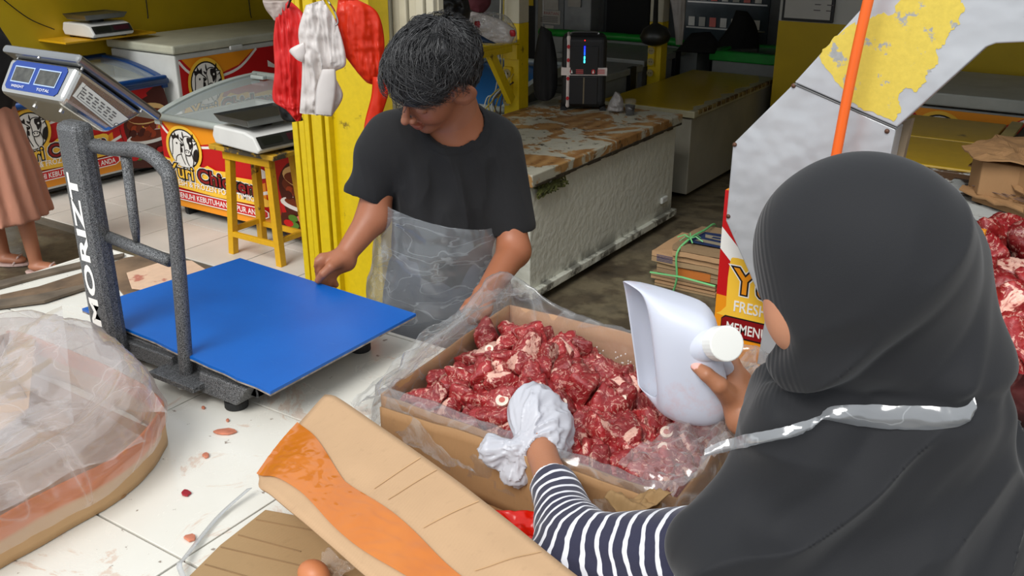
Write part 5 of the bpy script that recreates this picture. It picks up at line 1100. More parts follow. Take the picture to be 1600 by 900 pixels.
def man_body(P):
    d, _ = head_sdf(P, hc, HF, HL_, HT)
    nk = cone(P, hc-HT*.07-HF*.03, neckb+np.array([0, 0, -.02]), .054, .066); d = smin(d, nk, .022)
    t = torso(P, -.024); d = smin(d, t, .04)
    for s, e, w, g in ((sL, eL, wL, 1), (sR, eR, wR, 1)):
        a = smin(cone(P, s, e, .043, .040), cone(P, e, w, .0405, .0255), .02); d = smin(d, a, .025)
    d = fingers(P, d, chL, .012); d = fingers(P, d, chR, .012)
    cut = P[:, 2]-.78; return -smin(-d, cut+0*d, .01) if False else np.maximum(d, .80-P[:, 2])
def man_col(V):
    _, hq = head_sdf(V, hc, HF, HL_, HT); c = head_colour(hq, (152, 98, 72), V)
    neck = np.linalg.norm(V-hc, axis=1) > .14; c[neck] = np.array(lin((160, 100, 70))[:3])*(1+.08*fbm(V[neck], 20, 3, 4))[:, None]; return c
sob('body', man_body, (-.48, 1.98, .78), (.10, 2.58, 1.62), .0025, M_skin, man, attr={'skin': man_col})
def shirt(P):
    t = torso(P, .0); 
    sl = smin(cone(P, q(620, 222, 2.35), q(575, 300, 2.32), .068, .060), cone(P, q(608, 215, 2.35), q(590, 240, 2.34), .06, .06), .03)
    sr = cone(P, q(775, 225, 2.39), q(799, 352, 2.345), .066, .062)
    endL = (P-q(573, 308, 2.32))@((q(573, 308, 2.32)-q(598, 215, 2.34))/np.linalg.norm(q(573, 308, 2.32)-q(598, 215, 2.34)))
    endR = (P-q(798, 362, 2.345))@((q(798, 362, 2.345)-q(780, 225, 2.39))/np.linalg.norm(q(798, 362, 2.345)-q(780, 225, 2.39)))
    sl = np.maximum(sl, endL); sr = np.maximum(sr, endR)
    hem = (.965+.0-.0)-P[:, 2]; hl = q(605, 330, 2.25); hr = q(770, 382, 2.25); zt = hl[2]+(P[:, 0]-hl[0])*(hr[2]-hl[2])/(hr[0]-hl[0]); hem = (zt-.20)-P[:, 2]
    S = P*np.array([1, .8, .32])+.15*P[:, [2, 0, 1]]; lowa = np.clip((1.42-P[:, 2])/.2, .1, 1); fo = lowa*ridge(S, 15, 2, 7)
    t = np.maximum(t, hem)-.012*fo-.006*lowa*fbm(P, 12, 2, 9); sl = sl-.0025*fo; sr = sr-.003*fo; d = smin(t, sl, .03); d = smin(d, sr, .03)
    # inside hollow at sleeves and neck
    nh = ell(P, q(706, 196, 2.27), (.070, .085, .058)); nh = np.minimum(nh, cone(P, neckb, hc-HT*.05, .068, .075))
    d = -smin(-d, nh, .004)
    hol = np.minimum(cone(P, q(580, 286, 2.325), q(569, 330, 2.31), .040, .050), cone(P, q(797, 340, 2.35), q(799, 400, 2.33), .046, .052)); d = np.maximum(d, -hol)
    d = d-.0022*np.clip((.017-nh)/.002, 0, 1)*(nh > 0)
    return d
sob('t_shirt', shirt, (-.46, 2.02, .86), (.12, 2.56, 1.46), .003, M_black, man)
# collar ring along the neck opening
def march(f, px, py, d0=.3, d1=3.2, n=400):
    ds = np.linspace(d0, d1, n); P = np.array([yf(px, py, d) for d in ds]); v = f(P); i = np.argmax(v < 0)
    if v[i] >= 0: return None
    a, b = ds[i-1], ds[i]
    for _ in range(14):
        m_ = (a+b)/2; 
        if f(np.array([yf(px, py, m_)]))[0] < 0: b = m_
        else: a = m_
    return yf(px, py, b)
cp_ = [(659, 214), (668, 225), (682, 231), (698, 227), (716, 214), (733, 196), (745, 178), (750, 163)]
pts = [march(shirt, x, y+3) for x, y in cp_]; pts = [p for p in pts if p is not None]
# hair: base mass and strands
def hair(P):
    qh = P-hc; f, l, t = qh@HF, qh@HL_, qh@HT; Q = np.stack([f, l, t], 1)
    d = ell(Q, (-.012, 0, .036), (.114, .090, .096))
    d = d-.012*ridge(Q*np.array([1, 1.3, 1]), 13, 3, 3)-.006*fbm(Q, 40, 2, 5)
    t0 = np.interp(f, [-.12, -.06, -.01, .02, .05, .075, .13], [-.05, -.03, .046, .042, .038, .042, .036])+.008*fbm(Q, 30, 2, 8)
    return -smin(-d, t-t0, .012) if False else np.where(True, np.maximum(d, (t0-t)*.8), d)
t = NT('black_hair'); nh_ = t.noise(160, 4); t.set(Base_Color=t.mix(nh_, (.006, .006, .007, 1), (.035, .034, .035, 1)), Roughness=.42); M_hair = t.m
hr_ = sob('hair', hair, (-.36, 2.05, 1.36), (.02, 2.46, 1.68), .0032, M_hair, man)
rg = np.random.default_rng(5); cu = bpy.data.curves.new('hair_strands', 'CURVE'); cu.dimensions = '3D'; cu.bevel_depth = .0011; cu.bevel_resolution = 0; cu.resolution_u = 2
cu2 = bpy.data.curves.new('grey_highlight_strands', 'CURVE'); cu2.dimensions = '3D'; cu2.bevel_depth = .0008; cu2.bevel_resolution = 0; cu2.resolution_u = 2
crown = np.array([-.05, .02, .13]); off_h = np.array(wloc(man))
for i in range(150):                      # locks of hair, each a bundle of strands
    a0 = rg.uniform(0, 2*math.pi); r0 = rg.uniform(.02, 1.75)**.75; Lc = rg.uniform(.45, .95); sw0 = rg.uniform(-.9, 1.2); cp0 = rg.uniform(0, 6.28); ca0 = rg.uniform(.08, .30); lf0 = rg.uniform(1.03, 1.19); cf0 = rg.uniform(.9, 1.6)
    for j in range(20):
        a = a0+rg.normal(0, .11)/max(.3, math.sin(r0)); rr0 = r0+rg.normal(0, .09); n = 11; pts = []; lift = lf0+rg.normal(0, .012)
        for k in range(n):
            u_ = k/(n-1); r = rr0+Lc*u_*(1-.25*u_); aa = a+sw0*u_**1.6*.7+ca0*u_*math.sin(cp0+k*cf0*.7); spread = 1-.35*u_
            aa = a0+(aa-a0)*1.0 if u_ < .5 else aa-(a-a0)*.45*(u_-.5)*2
            dirv = np.array([math.sin(r)*math.cos(aa), math.sin(r)*math.sin(aa), math.cos(r)]); dirv = np.array([dirv[0]*.80-dirv[2]*.60, dirv[1], dirv[2]*.80+dirv[0]*.60]); p = np.array([-.012, 0, .036])+dirv*np.array([.114, .090, .096])*lift*(1+.05*math.sin(cp0+k*cf0)*u_)
            pts.append(p)
        e = pts[-1]; tl = float(np.interp(e[0], [-.12, -.06, -.01, .02, .05, .075, .13], [-.055, -.035, .040, .034, .022, .018, .010]))-.014*rg.random()
        pts = [p for p in pts if p[2] > tl]
        if len(pts) < 4: continue
        W_ = Y2W(np.array([hc+HF*p[0]+HL_*p[1]+HT*p[2] for p in pts]))-off_h; c_ = cu2 if (j % 9 == 0) else cu
        s_ = c_.splines.new('POLY'); s_.points.add(len(W_)-1); s_.points.foreach_set('co', np.c_[W_, np.ones(len(W_))].ravel()); s_.points.foreach_set('radius', np.linspace(1, .25, len(W_)))
cu.materials.append(M_hair); t = NT('grey_highlight_hair'); t.set(Base_Color=(.10, .10, .10, 1), Roughness=.35); cu2.materials.append(t.m)  # grey strands: some greying, and highlights put into the hair colour
for c_, nm in ((cu, 'hair_strands'), (cu2, 'grey_highlight_strands')): o = link(bpy.data.objects.new(nm, c_)); o.parent = man; o['kind'] = 'stuff'
# trousers, shoes
def legs(P):
    d = ell(P, q(690, 440, 2.36), (.145, .115, .14)); 
    for s in (-1, 1):
        hip = q(690, 440, 2.36)+np.array([s*.075, 0, -.08]); kn = hip*np.array([1, 1, 0])+np.array([s*.02, -.02, .47]); an = kn*np.array([1, 1, 0])+np.array([s*.01, .04, .10])
        d = smin(d, smin(cone(P, hip, kn, .085, .065), cone(P, kn, an, .065, .055), .02), .03)
    return np.maximum(d-.006*ridge(P*np.array([1, 1, .4]), 12, 2, 4), .085-P[:, 2])
sob('trousers', legs, (-.42, 2.16, .07), (.1, 2.60, 1.12), .008, cloth('grey_trousers', (74, 78, 90)), man)
for s in (-1, 1):
    a = q(690, 440, 2.36); a = np.array([a[0]+s*.105, a[1]+.02, .055])
    f = lambda P, a=a: np.maximum(smin(ell(P, a+np.array([0, 0, -.005]), (.045, .06, .055)), ell(P, a+np.array([-.03, -.09, -.025]), (.045, .09, .035)), .03), -P[:, 2]+.001)
    sob('shoe', f, a-np.array([.12, .25, .06]), a+np.array([.1, .1, .07]), .006, M_rub, man)
# plastic wrapped round the waist
cA = q(690, 400, 2.36); na, nz_ = 150, 46; G = np.zeros((nz_, na+1, 3))
zt0, zt1 = q(606, 332, 2.24)[2], q(768, 376, 2.24)[2]
for j in range(nz_):
    for i in range(na+1):
        th_ = 2*math.pi*(i % na)/na; x = math.cos(th_); y = math.sin(th_); t_ = j/(nz_-1); zt = zt0+(zt1-zt0)*(x+1)/2+.01; z = zt+(.66-zt)*t_
        rx = .150+.05*min(1, (zt-z)/.25); ry = .135+.04*min(1, (zt-z)/.25); G[j, i] = (cA[0]+x*rx, cA[1]+y*ry, z)
nn = np.stack([np.cos(2*np.pi*np.arange(na+1)/na), np.sin(2*np.pi*np.arange(na+1)/na)], 1)[None]
N = .006*ridge(G*np.array([1, 1, 2.2])+.3*G[..., [2, 0, 1]], 13, 3, 60)+.010*fbm(G*np.array([1, 1, 2.]), 9, 2, 61); N[:, na] = N[:, 0]; N *= np.linspace(.3, 1, nz_)[:, None]
G[..., :2] += nn*N[..., None]
t_film = film('apron_film', (206, 212, 216), milk=.30, gl=.5, bs=14, bump=.3, crease=.26, cs=(1, 1, 2.6))
MB().grid(Y2W(G)).build('plastic_apron', t_film, man, smooth=True, label='clear crumpled plastic sheet wrapped around the waist')

# ---- the woman in front
base = Y2W(np.array([.36, 1.02, 0])); wom = thing('person', (base[0], base[1], 0), 'person seen from behind in long black hijab and navy white-striped top, scooping meat', 'person')
wc = yf(1325, 424, .965)
def frame(yaw, pitch):
    F = np.array([-math.sin(yaw)*math.cos(pitch), -math.cos(yaw)*math.cos(pitch), -math.sin(pitch)]); L = np.array([math.cos(yaw), -math.sin(yaw), 0]); return F, L, np.cross(F, L)
WF, WL, WT = frame(math.radians(122), math.radians(20)); WS = .90
BF, BL, BT = frame(math.radians(146), math.radians(18)); wcb = wc+np.array([.006, .0, .004])
def body_axis(P): return None
gs_, ge, gw = yf(1180, 860, 1.01), yf(905, 868, 1.10), yf(848, 712, 1.335)
js, je, jw = yf(1460, 760, 1.10), yf(1290, 790, 1.22), yf(1163, 656, 1.345)
gh = yf(835, 665, 1.40)
J = lambda x, y, d: yf(x, y, d)
chW = [([J(1161, 654, 1.345), J(1148, 600, 1.375)], [.024, .019]), ([J(1165, 652, 1.345), J(1158, 596, 1.39)], [.022, .018]), ([J(1157, 656, 1.35), J(1140, 615, 1.375)], [.022, .017]),
       ([J(1150, 585, 1.385), J(1146, 566, 1.41), J(1130, 560, 1.43), J(1116, 566, 1.44)], [.0125, .0105, .0095, .008]),
       ([J(1156, 590, 1.39), J(1150, 574, 1.42), J(1130, 578, 1.445), J(1112, 590, 1.435)], [.013, .0108, .0098, .0085]),
       ([J(1156, 602, 1.39), J(1150, 590, 1.425), J(1128, 596, 1.445), J(1110, 608, 1.425)], [.0125, .0105, .0095, .0085]),
       ([J(1152, 612, 1.385), J(1145, 606, 1.42), J(1124, 612, 1.435), J(1109, 622, 1.415)], [.0115, .0095, .0088, .008]),
       ([J(1143, 622, 1.355), J(1124, 602, 1.34), J(1104, 585, 1.345), J(1085, 570, 1.365)], [.018, .0138, .0115, .009])]
chG = [([gw, gh], [.023, .026])]
for i in range(4): a = gh+np.array([-.022+i*.015, .01, .0]); chG.append(([a, a+np.array([-.004+i*.004, .035, -.008]), a+np.array([-.004+i*.005, .055, -.03])], [.010, .009, .008]))
chG.append(([gh+np.array([-.008, -.015, 0]), gh+np.array([-.024, .0, -.01]), gh+np.array([-.028, .02, -.02])], [.011, .009, .008]))
def wom_body(P):
    d, _ = head_sdf(P, wcb, BF, BL, BT, .86, ()); d = smin(d, ell(P, yf(1260, 474, .95), (.045, .045, .060)), .02)
    d = smin(d, cone(P, wc-WT*.05-WF*.02, yf(1335, 640, 1.02), .045, .05), .02)
    d = smin(d, ell(P, yf(1360, 830, 1.03), (.15, .10, .2)), .04)
    for s, e, w in ((gs_, ge, gw), (js, je, jw)): d = smin(d, smin(cone(P, s, e, .036, .034), cone(P, e, w, .036, .0235), .015), .012)
    d = fingers(P, d, chW, .010); d = fingers(P, d, chG, .01); return np.maximum(d, .95-P[:, 2])
def wom_col(V):
    _, hq = head_sdf(V, wcb, BF, BL, BT, .86); c = head_colour(hq, (184, 128, 98), V); far = np.linalg.norm(V-wc, axis=1) > .15; c[far] = np.array(lin((168, 112, 80))[:3])*(1+.08*fbm(V[far], 20, 3, 4))[:, None]
    for tip, r_ in ((J(1085, 570, 1.365), .009),):
        m_ = (np.linalg.norm(V-(tip+np.array([.001, -.006, .004])), axis=1) < r_); c[m_] = np.array(lin((238, 178, 168))[:3])
    return c
sob('body', wom_body, (-.02, .80, .93), (.62, 1.52, 1.66), .003, M_skin, wom, attr={'skin': wom_col})
def hij(P):
    c = wc+np.array([.012, 0, .0]); q_ = P-wc; f, l, t_ = q_@WF, q_@WL, q_@WT; Q = np.stack([f, l, t_], 1)/WS
    d = ell(Q, (-.018, 0, .028), (.122, .092, .112))*WS
    d = smin(d, ell(Q, (.03, 0, -.01), (.078, .080, .115)), .03)
    d = smin(d, cone(P, yf(1395, 435, .99), yf(1408, 600, 1.0), .096, .104), .05)
    d = smin(d, cone(P, yf(1300, 560, .97), yf(1270, 680, .97), .05, .085), .05)
    d = smin(d, ell(P, yf(1385, 800, 1.02), (.165, .13, .17)), .06)
    d = smin(d, cone(P, yf(1280, 720, .99), yf(1125, 860, .945), .085, .070), .05)
    d = smin(d, cone(P, yf(1420, 720, 1.03), yf(1530, 820, 1.06), .085, .062), .05)
    d = smin(d, ell(P, yf(1320, 930, .99), (.215, .16, .16)), .05)
    # strap cinch
    zc = yf(1400, 650, .9)[2]; right = np.clip((P[:, 0]-.22)/.08, 0, 1); d = d+.014*np.exp(-((P[:, 2]-zc-.01)/.018)**2)*right
    # sweeping folds
    ax = np.array([-.55, .1, -.83]); ax /= np.linalg.norm(ax); per = np.array([.83, .25, -.5]); per /= np.linalg.norm(per); wv = np.stack([P@per*1.0, P@ax*.16, (P@np.cross(ax, per))*.5], 1)
    low = np.clip((1.63-P[:, 2])/.24, 0, 1)
    d = d+.007*low-.030*low*np.clip(.5+.5*ridge(wv, 14, 1, 71), 0, 1)**1.5-.005*low*fbm(wv, 26, 2, 72)-.003*low*fbm(P, 9, 2, 73)
    # face opening
    d = -smin(-d, ell(Q, (.125, 0, -.045), (.062, .05, .085)), .006)
    d = -smin(-d, ell(P, yf(1190, 538, .93), (.027, .08, .038)), .01)
    inn = ell(Q, (.0, 0, 0), (.098, .070, .10)); 
    return np.maximum(d, 1.07-P[:, 2]+.0*d) if False else np.maximum(d, 1.02-P[:, 2])
def pleat(V):
    q_ = V-wc; f, t_ = q_@WF, q_@WT; return np.clip((f-.045)/.02, 0, 1)*np.clip((t_+.13)/.03, 0, 1)
t = NT('black_hijab_jersey'); a_ = t.new('ShaderNodeAttribute', attribute_name='pleat'); b_ = t.new('ShaderNodeAttribute', attribute_name='fwd'); mu = t.new('ShaderNodeMath', operation='MULTIPLY'); t.l(b_.outputs['Fac'], mu.inputs[0]); mu.inputs[1].default_value = 900; sn = t.new('ShaderNodeMath', operation='SINE'); t.l(mu.outputs[0], sn.inputs[0]); m2_ = t.new('ShaderNodeMath', operation='MULTIPLY'); t.l(sn.outputs[0], m2_.inputs[0]); t.l(a_.outputs['Fac'], m2_.inputs[1]); ad = t.new('ShaderNodeMath', operation='MULTIPLY_ADD'); t.l(t.noise(900, 2), ad.inputs[0]); ad.inputs[1].default_value = .25; t.l(m2_.outputs[0], ad.inputs[2])
n = t.noise(6, 3); t.set(Base_Color=t.mix(n, lin((13, 14, 18)), lin((19, 20, 25))), Roughness=.8, Sheen_Weight=.12, Sheen_Roughness=.5); t.bump(ad.outputs[0], .3, .0012)
sob('hijab', hij, (-.02, .78, 1.0), (.62, 1.30, 1.68), .0035, t.m, wom, attr={'pleat': pleat, 'fwd': lambda V: (V-wc)@WF}, relax=2)
def striped():
    t = NT('navy_white_striped_jersey'); a = t.new('ShaderNodeAttribute', attribute_name='along'); n = t.noise(14, 3); ad = t.new('ShaderNodeMath', operation='MULTIPLY_ADD'); t.l(n, ad.inputs[0]); ad.inputs[1].default_value = .02; t.l(a.outputs['Fac'], ad.inputs[2])
    mu = t.new('ShaderNodeMath', operation='MULTIPLY'); t.l(ad.outputs[0], mu.inputs[0]); mu.inputs[1].default_value = 1/.0215; fr = t.new('ShaderNodeMath', operation='FRACT'); t.l(mu.outputs[0], fr.inputs[0])
    m = t.ramp(fr.outputs[0], [(.0, (1, 1, 1, 1)), (.27, (1, 1, 1, 1)), (.31, (0, 0, 0, 1)), (.97, (0, 0, 0, 1))]); t.set(Base_Color=t.mix(m, lin((38, 38, 62)), lin((226, 226, 232))), Roughness=.85, Sheen_Weight=.2); t.bump(t.noise(600, 2), .2, .002); return t.m
M_str = striped()
cuff = ge*.30+gw*.70
def sleeve(P):
    a = smin(smin(cone(P, yf(1160, 860, 1.0), ge+np.array([-.005, 0, -.005]), .060, .056), cone(P, yf(1260, 850, 1.03), yf(1160, 860, 1.0), .06, .06), .02), cone(P, ge, cuff, .055, .036), .03)
    e = (P-cuff)@((gw-ge)/np.linalg.norm(gw-ge)); w = np.stack([P@np.array([.7, .5, .5]), P@np.array([-.3, .2, .9]), P[:, 1]*.4], 1)
    a = np.maximum(a, e)-.005*ridge(w, 16, 2, 81); hol = cone(P, ge, gw, .033, .030); return np.maximum(a, -np.maximum(hol, -(e+.03)))
L1 = np.linalg.norm(ge-yf(1160, 850, .95))
def along(V):
    A = yf(1160, 850, .95); u1 = (ge-A)/L1; L2 = np.linalg.norm(gw-ge); u2 = (gw-ge)/L2; s1 = (V-A)@u1; s2 = L1+(V-ge)@u2; d1 = cone(V, A, ge, .06, .06); d2 = cone(V, ge, gw, .04, .04); k = .5+.5*np.tanh((d1-d2)/.02); return s1*(1-k)+s2*k+1
sob('striped_sleeve', sleeve, (-.02, .80, .98), (.36, 1.45, 1.32), .003, M_str, wom, attr={'along': along})
def dress(P):
    d = smin(ell(P, yf(1420, 820, 1.05), (.12, .10, .18)), cone(P, np.array([.40, 1.06, .92]), np.array([.43, 1.02, .15]), .13, .19), .08)
    d = smin(d, cone(P, yf(1505, 730, 1.06), yf(1585, 830, 1.16), .06, .055), .04); d = smin(d, cone(P, yf(1585, 830, 1.16), yf(1480, 830, 1.33), .055, .05), .03)
    return np.maximum(d-.008*ridge(P*np.array([1, 1, .2]), 9, 2, 83)*np.clip((1.0-P[:, 2])/.2, 0, 1), .04-P[:, 2])
sob('striped_dress', dress, (.08, .74, .03), (.66, 1.44, 1.30), .008, M_str, wom, attr={'along': lambda V: V[:, 2]+.35*V[:, 0]+1})
for s in (-1, 1): a = np.array([.42+s*.08, 1.03, .03]); sob('shoe', lambda P, a=a: np.maximum(ell(P, a, (.045, .12, .04)), .001-P[:, 2]), a-.16, a+.16, .008, M_rub, wom)
# see-through plastic strap round the hijab
path = [(1100, 706, 5), (1130, 697, 9), (1165, 688, 10), (1205, 680, 9), (1240, 672, 10), (1268, 660, 8), (1280, 652, 4), (1298, 646, 11), (1340, 648, 17), (1400, 651, 18), (1455, 652, 18), (1495, 651, 15), (1512, 645, 14), (1522, 632, 12)]
Lp, Rp = [], []
pp_ = bez([(a, b, c) for a, b, c in path], 5)
for a, b, c in pp_:
    m0 = march(hij, a, b)
    if m0 is None: m0 = Lp[-1]*0+last if Lp else yf(a, b, 1.0)
    last = m0; dd_ = m0[1]-.007
    Lp.append(yf(a, b-c, dd_)); Rp.append(yf(a, b+c, dd_-.002))
G = np.array([[l*(1-k)+r*k+np.array([0, -.006*math.sin(k*3.14), 0]) for k in np.linspace(0, 1, 8)] for l, r in zip(Lp, Rp)]); G[..., 1] -= .003*np.abs(ridge(G*np.array([1, 1, 3]), 30, 2, 90))
MB().grid(Y2W(G)).build('plastic_strap', film('strap_film', (226, 230, 234), milk=.42, gl=.8, bs=22, bump=.5), wom, smooth=True, label='clear plastic band tied around the hijab')
# white bag worn as a glove
def glove(P):
    d = ell(P, yf(846, 662, 1.41), (.052, .055, .048)); d = smin(d, ell(P, yf(835, 634, 1.43), (.034, .045, .036)), .03)
    d = smin(d, cone(P, yf(850, 690, 1.385), yf(848, 703, 1.36), .045, .038), .02)
    d = smin(d, cone(P, yf(822, 695, 1.36), yf(803, 700, 1.35), .02, .014), .015); d = smin(d, cone(P, yf(803, 700, 1.35), yf(772, 704, 1.36), .010, .026), .012); d = smin(d, cone(P, yf(812, 704, 1.35), yf(806, 738, 1.345), .012, .024), .012)
    w = P-yf(812, 696, 1.355); r = np.linalg.norm(w, axis=1)+1e-6; rad = w/r[:, None]
    d = d-.0045*ridge(rad, 4.2, 2, 91)*np.clip(r/.05, .2, 1)-.0016*fbm(P, 30, 2, 92)
    return np.maximum(d, -cone(P, ge, gw+(gw-ge)*.05, .02, .026))
gl_ = sob('plastic_bag_glove', glove, (-.08, 1.28, .95), (.12, 1.52, 1.2), .0025, plastic_bag('milky_white_bag', (216, 218, 226), .3, .3, .35, 30), None); tag(gl_, 'white plastic bag worn as a glove over the hand in the meat', 'plastic bag')

# ---- cut jerrycan used as a scoop
jg = thing('jerrycan_scoop', Y2W(yf(1060, 620, 1.43)), 'white plastic jerrycan cut open as a scoop, held above the meat', 'scoop')
def jr(top, bot, d, th, lean=0., n=28, p=.55):
    a, b = yf(*top, d+lean), yf(*bot, d-lean); c = (a+b)/2; h = (b-a)/2; ex = np.array([.12, 1, .12]); ex = ex-h*(ex@h)/(h@h); ex /= np.linalg.norm(ex); out = []
    for i in range(n):
        t_ = 2*math.pi*i/n; x = np.sign(math.cos(t_))*abs(math.cos(t_))**p; y = np.sign(math.sin(t_))*abs(math.sin(t_))**p; out.append(c+h*x+ex*th*y)
    return out
R_ = [jr((982, 443), (1006, 612), 1.45, .040), jr((1000, 446), (1016, 630), 1.445, .058), jr((1050, 462), (1048, 645), 1.43, .064), jr((1085, 474), (1085, 654), 1.42, .064), jr((1104, 482), (1120, 652), 1.41, .060), jr((1116, 496), (1140, 640), 1.405, .050, p=.7), jr((1121, 506), (1144, 624), 1.40, .036, p=.8)]
Gj = np.array([r+[r[0]] for r in R_]);
for k_, a_ in ((0, .030), (1, .012)): Gj[k_, :, 0] += a_*np.clip(-(Gj[k_, :, 1]-Gj[k_, :, 1].mean())/.04, -.4, 1)
m = MB(); m.grid(Y2W(Gj)); nb_ = len(m.v); endc = Gj[-1][:-1]; m.add(Y2W(endc), [tuple(range(len(endc)))])
t = NT('milky_white_hdpe'); n = t.noise(9, 6, .7); c_ = t.mix(t.ramp(n, [(.56, (0, 0, 0, 1)), (.68, (.4, .4, .4, 1))]), lin((204, 208, 221)), lin((206, 160, 160))); t.set(Base_Color=c_, Roughness=.38, Subsurface_Weight=.25, Subsurface_Radius=(.03, .03, .035)); M_hdpe = t.m
o = m.build('container', M_hdpe, jg, smooth=True); bm = bmesh.new(); bm.from_mesh(o.data); bmesh.ops.remove_doubles(bm, verts=bm.verts, dist=1e-5); bmesh.ops.recalc_face_normals(bm, faces=bm.faces); bm.to_mesh(o.data); bm.free()
s_ = o.modifiers.new('t', 'SOLIDIFY'); s_.thickness = .0025; ss = o.modifiers.new('s', 'SUBSURF'); ss.levels = ss.render_levels = 1
n0, n1 = yf(1092, 540, 1.385), yf(1122, 537, 1.345); n2 = yf(1136, 537, 1.315); w_ = lambda p: tuple(Y2W(p))
MB().tube([w_(yf(1070, 545, 1.42)), w_(n0), w_(n1)], [.05, .030, .023], 24).build('neck', M_hdpe, jg, smooth=True)
MB().tube([w_(n1), w_(n1*.97+n2*.03), w_(n2), w_(n2*1.02-n1*.02)], [.0255, .0275, .0275, .025], 28).build('screw_cap', pm('ribbed_cap_white', (238, 238, 232), .35, var=.02), jg, bevel=.0015)
MB().tube([w_(p) for p in bez([yf(1118, 560, 1.37), yf(1135, 575, 1.385), yf(1138, 605, 1.40), yf(1132, 632, 1.405), yf(1112, 645, 1.40)], 6)], .012, 12).build('handle', M_hdpe, jg, smooth=True)

# ---- passer-by at the left
pb = Y2W(yf(20, 400, 4.95)); pas = thing('person', (pb[0], pb[1], .0), 'person at the left edge in a long peach skirt, dark top and flat sandals', 'person')
def skirt(P):
    c = yf(5, 370, 4.95); top = np.array([yf(-30, 150, 4.95)[0], 4.95, .95]); b = np.array([c[0], 4.95, .30]); th_ = np.arctan2(P[:, 1]-4.95, P[:, 0]-b[0])
    d = cone(P, top, b, .14, .27); k = np.clip((1.0-P[:, 2])/.5, 0, 1); d = d-.012*k*np.sin(th_*17+2*P[:, 2])-.008*k*ridge(P*np.array([1, 1, .2]), 12, 2, 5)
    return np.maximum(np.maximum(d, (.31+.08*np.clip((P[:, 0]-b[0])*-1, 0, 1))-P[:, 2]), P[:, 2]-1.0)
hx = yf(-30, 150, 4.95)[0]
sob('skirt', skirt, (hx-.4, 4.55, .2), (hx+.6, 5.35, 1.06), .011, cloth('peach_skirt', (186, 128, 104)), pas)
pF, pL, pT = frame(math.radians(95), .15); pc = np.array([hx-.02, 4.95, 1.5])
def pbody(P):
    d, _ = head_sdf(P, pc, pF, pL, pT); d = smin(d, cone(P, pc-pT*.08, np.array([hx, 4.97, 1.3]), .05, .055), .02); d = smin(d, ell(P, np.array([hx, 4.97, 1.12]), (.12, .15, .22)), .03)
    for s in (-1, 1): d = smin(d, cone(P, np.array([hx+s*.02, 4.97+s*.16, 1.26]), np.array([hx+.02, 4.97+s*.19, 1.0]), .045, .035), .03); d = smin(d, cone(P, np.array([hx+.02, 4.97+s*.19, 1.0]), np.array([hx-.12, 4.97+s*.15, .85]), .035, .025), .02); d = fingers(P, d, [([np.array([hx-.12, 4.97+s*.15, .85])+np.array([0, j*.016, 0]), np.array([hx-.19, 4.97+s*.15+j*.016, .79])], [.012, .008]) for j in (-1.5, -.5, .5, 1.5)]+[([np.array([hx-.12, 4.97+s*.13, .85]), np.array([hx-.15, 4.97+s*.10, .82])], [.012, .009])])
    for (x, y) in ((48, 0), (0, .13)):
        a = yf(x, 330, 4.90+y); an = yf(x+4, 391, 4.90+y); an = np.array([an[0], 4.90+y, .075]); d = smin(d, cone(P, np.array([an[0]-.02, an[1], .45]), an, .05, .034), .01); d = smin(d, smin(ell(P, an+np.array([.03, -.01, -.035]), (.07, .036, .026)), ell(P, an+np.array([.085, -.012, -.042]), (.045, .034, .018)), .02), .015)
    return d
def pcol(V):
    _, hq = head_sdf(V, pc, pF, pL, pT); c = head_colour(hq, (182, 122, 92), V); far = np.linalg.norm(V-pc, axis=1) > .15; c[far] = np.array(lin((178, 118, 88))[:3]); return c
sob('body', pbody, (hx-.35, 4.6, .012), (hx+.55, 5.3, 1.66), .007, M_skin, pas, attr={'skin': pcol})
sob('dark_top', lambda P: np.maximum(smin(ell(P, np.array([hx+.02, 4.96, 1.08]), (.17, .19, .28)), smin(cone(P, np.array([hx, 4.79, 1.26]), np.array([hx+.03, 4.76, 1.0]), .065, .06), cone(P, np.array([hx, 5.13, 1.26]), np.array([hx+.03, 5.16, 1.0]), .065, .06), .02), .03)-.008*ridge(P*np.array([1, 1, .4]), 10, 2, 6), P[:, 2]-1.33), (hx-.3, 4.6, .78), (hx+.3, 5.3, 1.36), .010, M_black, pas)
sob('headscarf', lambda P: -smin(-smin(ell(P, pc+np.array([.015, 0, .02]), (.12, .1, .125)), cone(P, pc, np.array([hx+.01, 4.97, 1.22]), .09, .15), .04), ell(P, pc+pF*.12-pT*.02, (.07, .06, .08)), .01), (hx-.3, 4.7, 1.1), (hx+.3, 5.25, 1.68), .010, M_black, pas)
for (x, y) in ((48, 0), (0, .13)):
    an = yf(x+4, 391, 4.90+y); cx, cy_ = an[0]+.045, 4.90+y-.01
    MB().slab([w_(np.array([cx+.105*math.cos(a), cy_+.042*math.sin(a), .003])) for a in np.linspace(0, 6.2, 18)], (0, 0, .014)).build('sandal', pm('sandal_pink_grey', (206, 176, 166), .6), pas, bevel=.003)
    MB().tube([w_(np.array([cx+.02, cy_-.04, .012])), w_(np.array([cx+.05, cy_-.02, .055])), w_(np.array([cx+.05, cy_+.02, .055])), w_(np.array([cx+.02, cy_+.04, .012]))], .006, 8).build('sandal_strap', pm('sandal_pink_grey', (206, 176, 166), .6), pas)
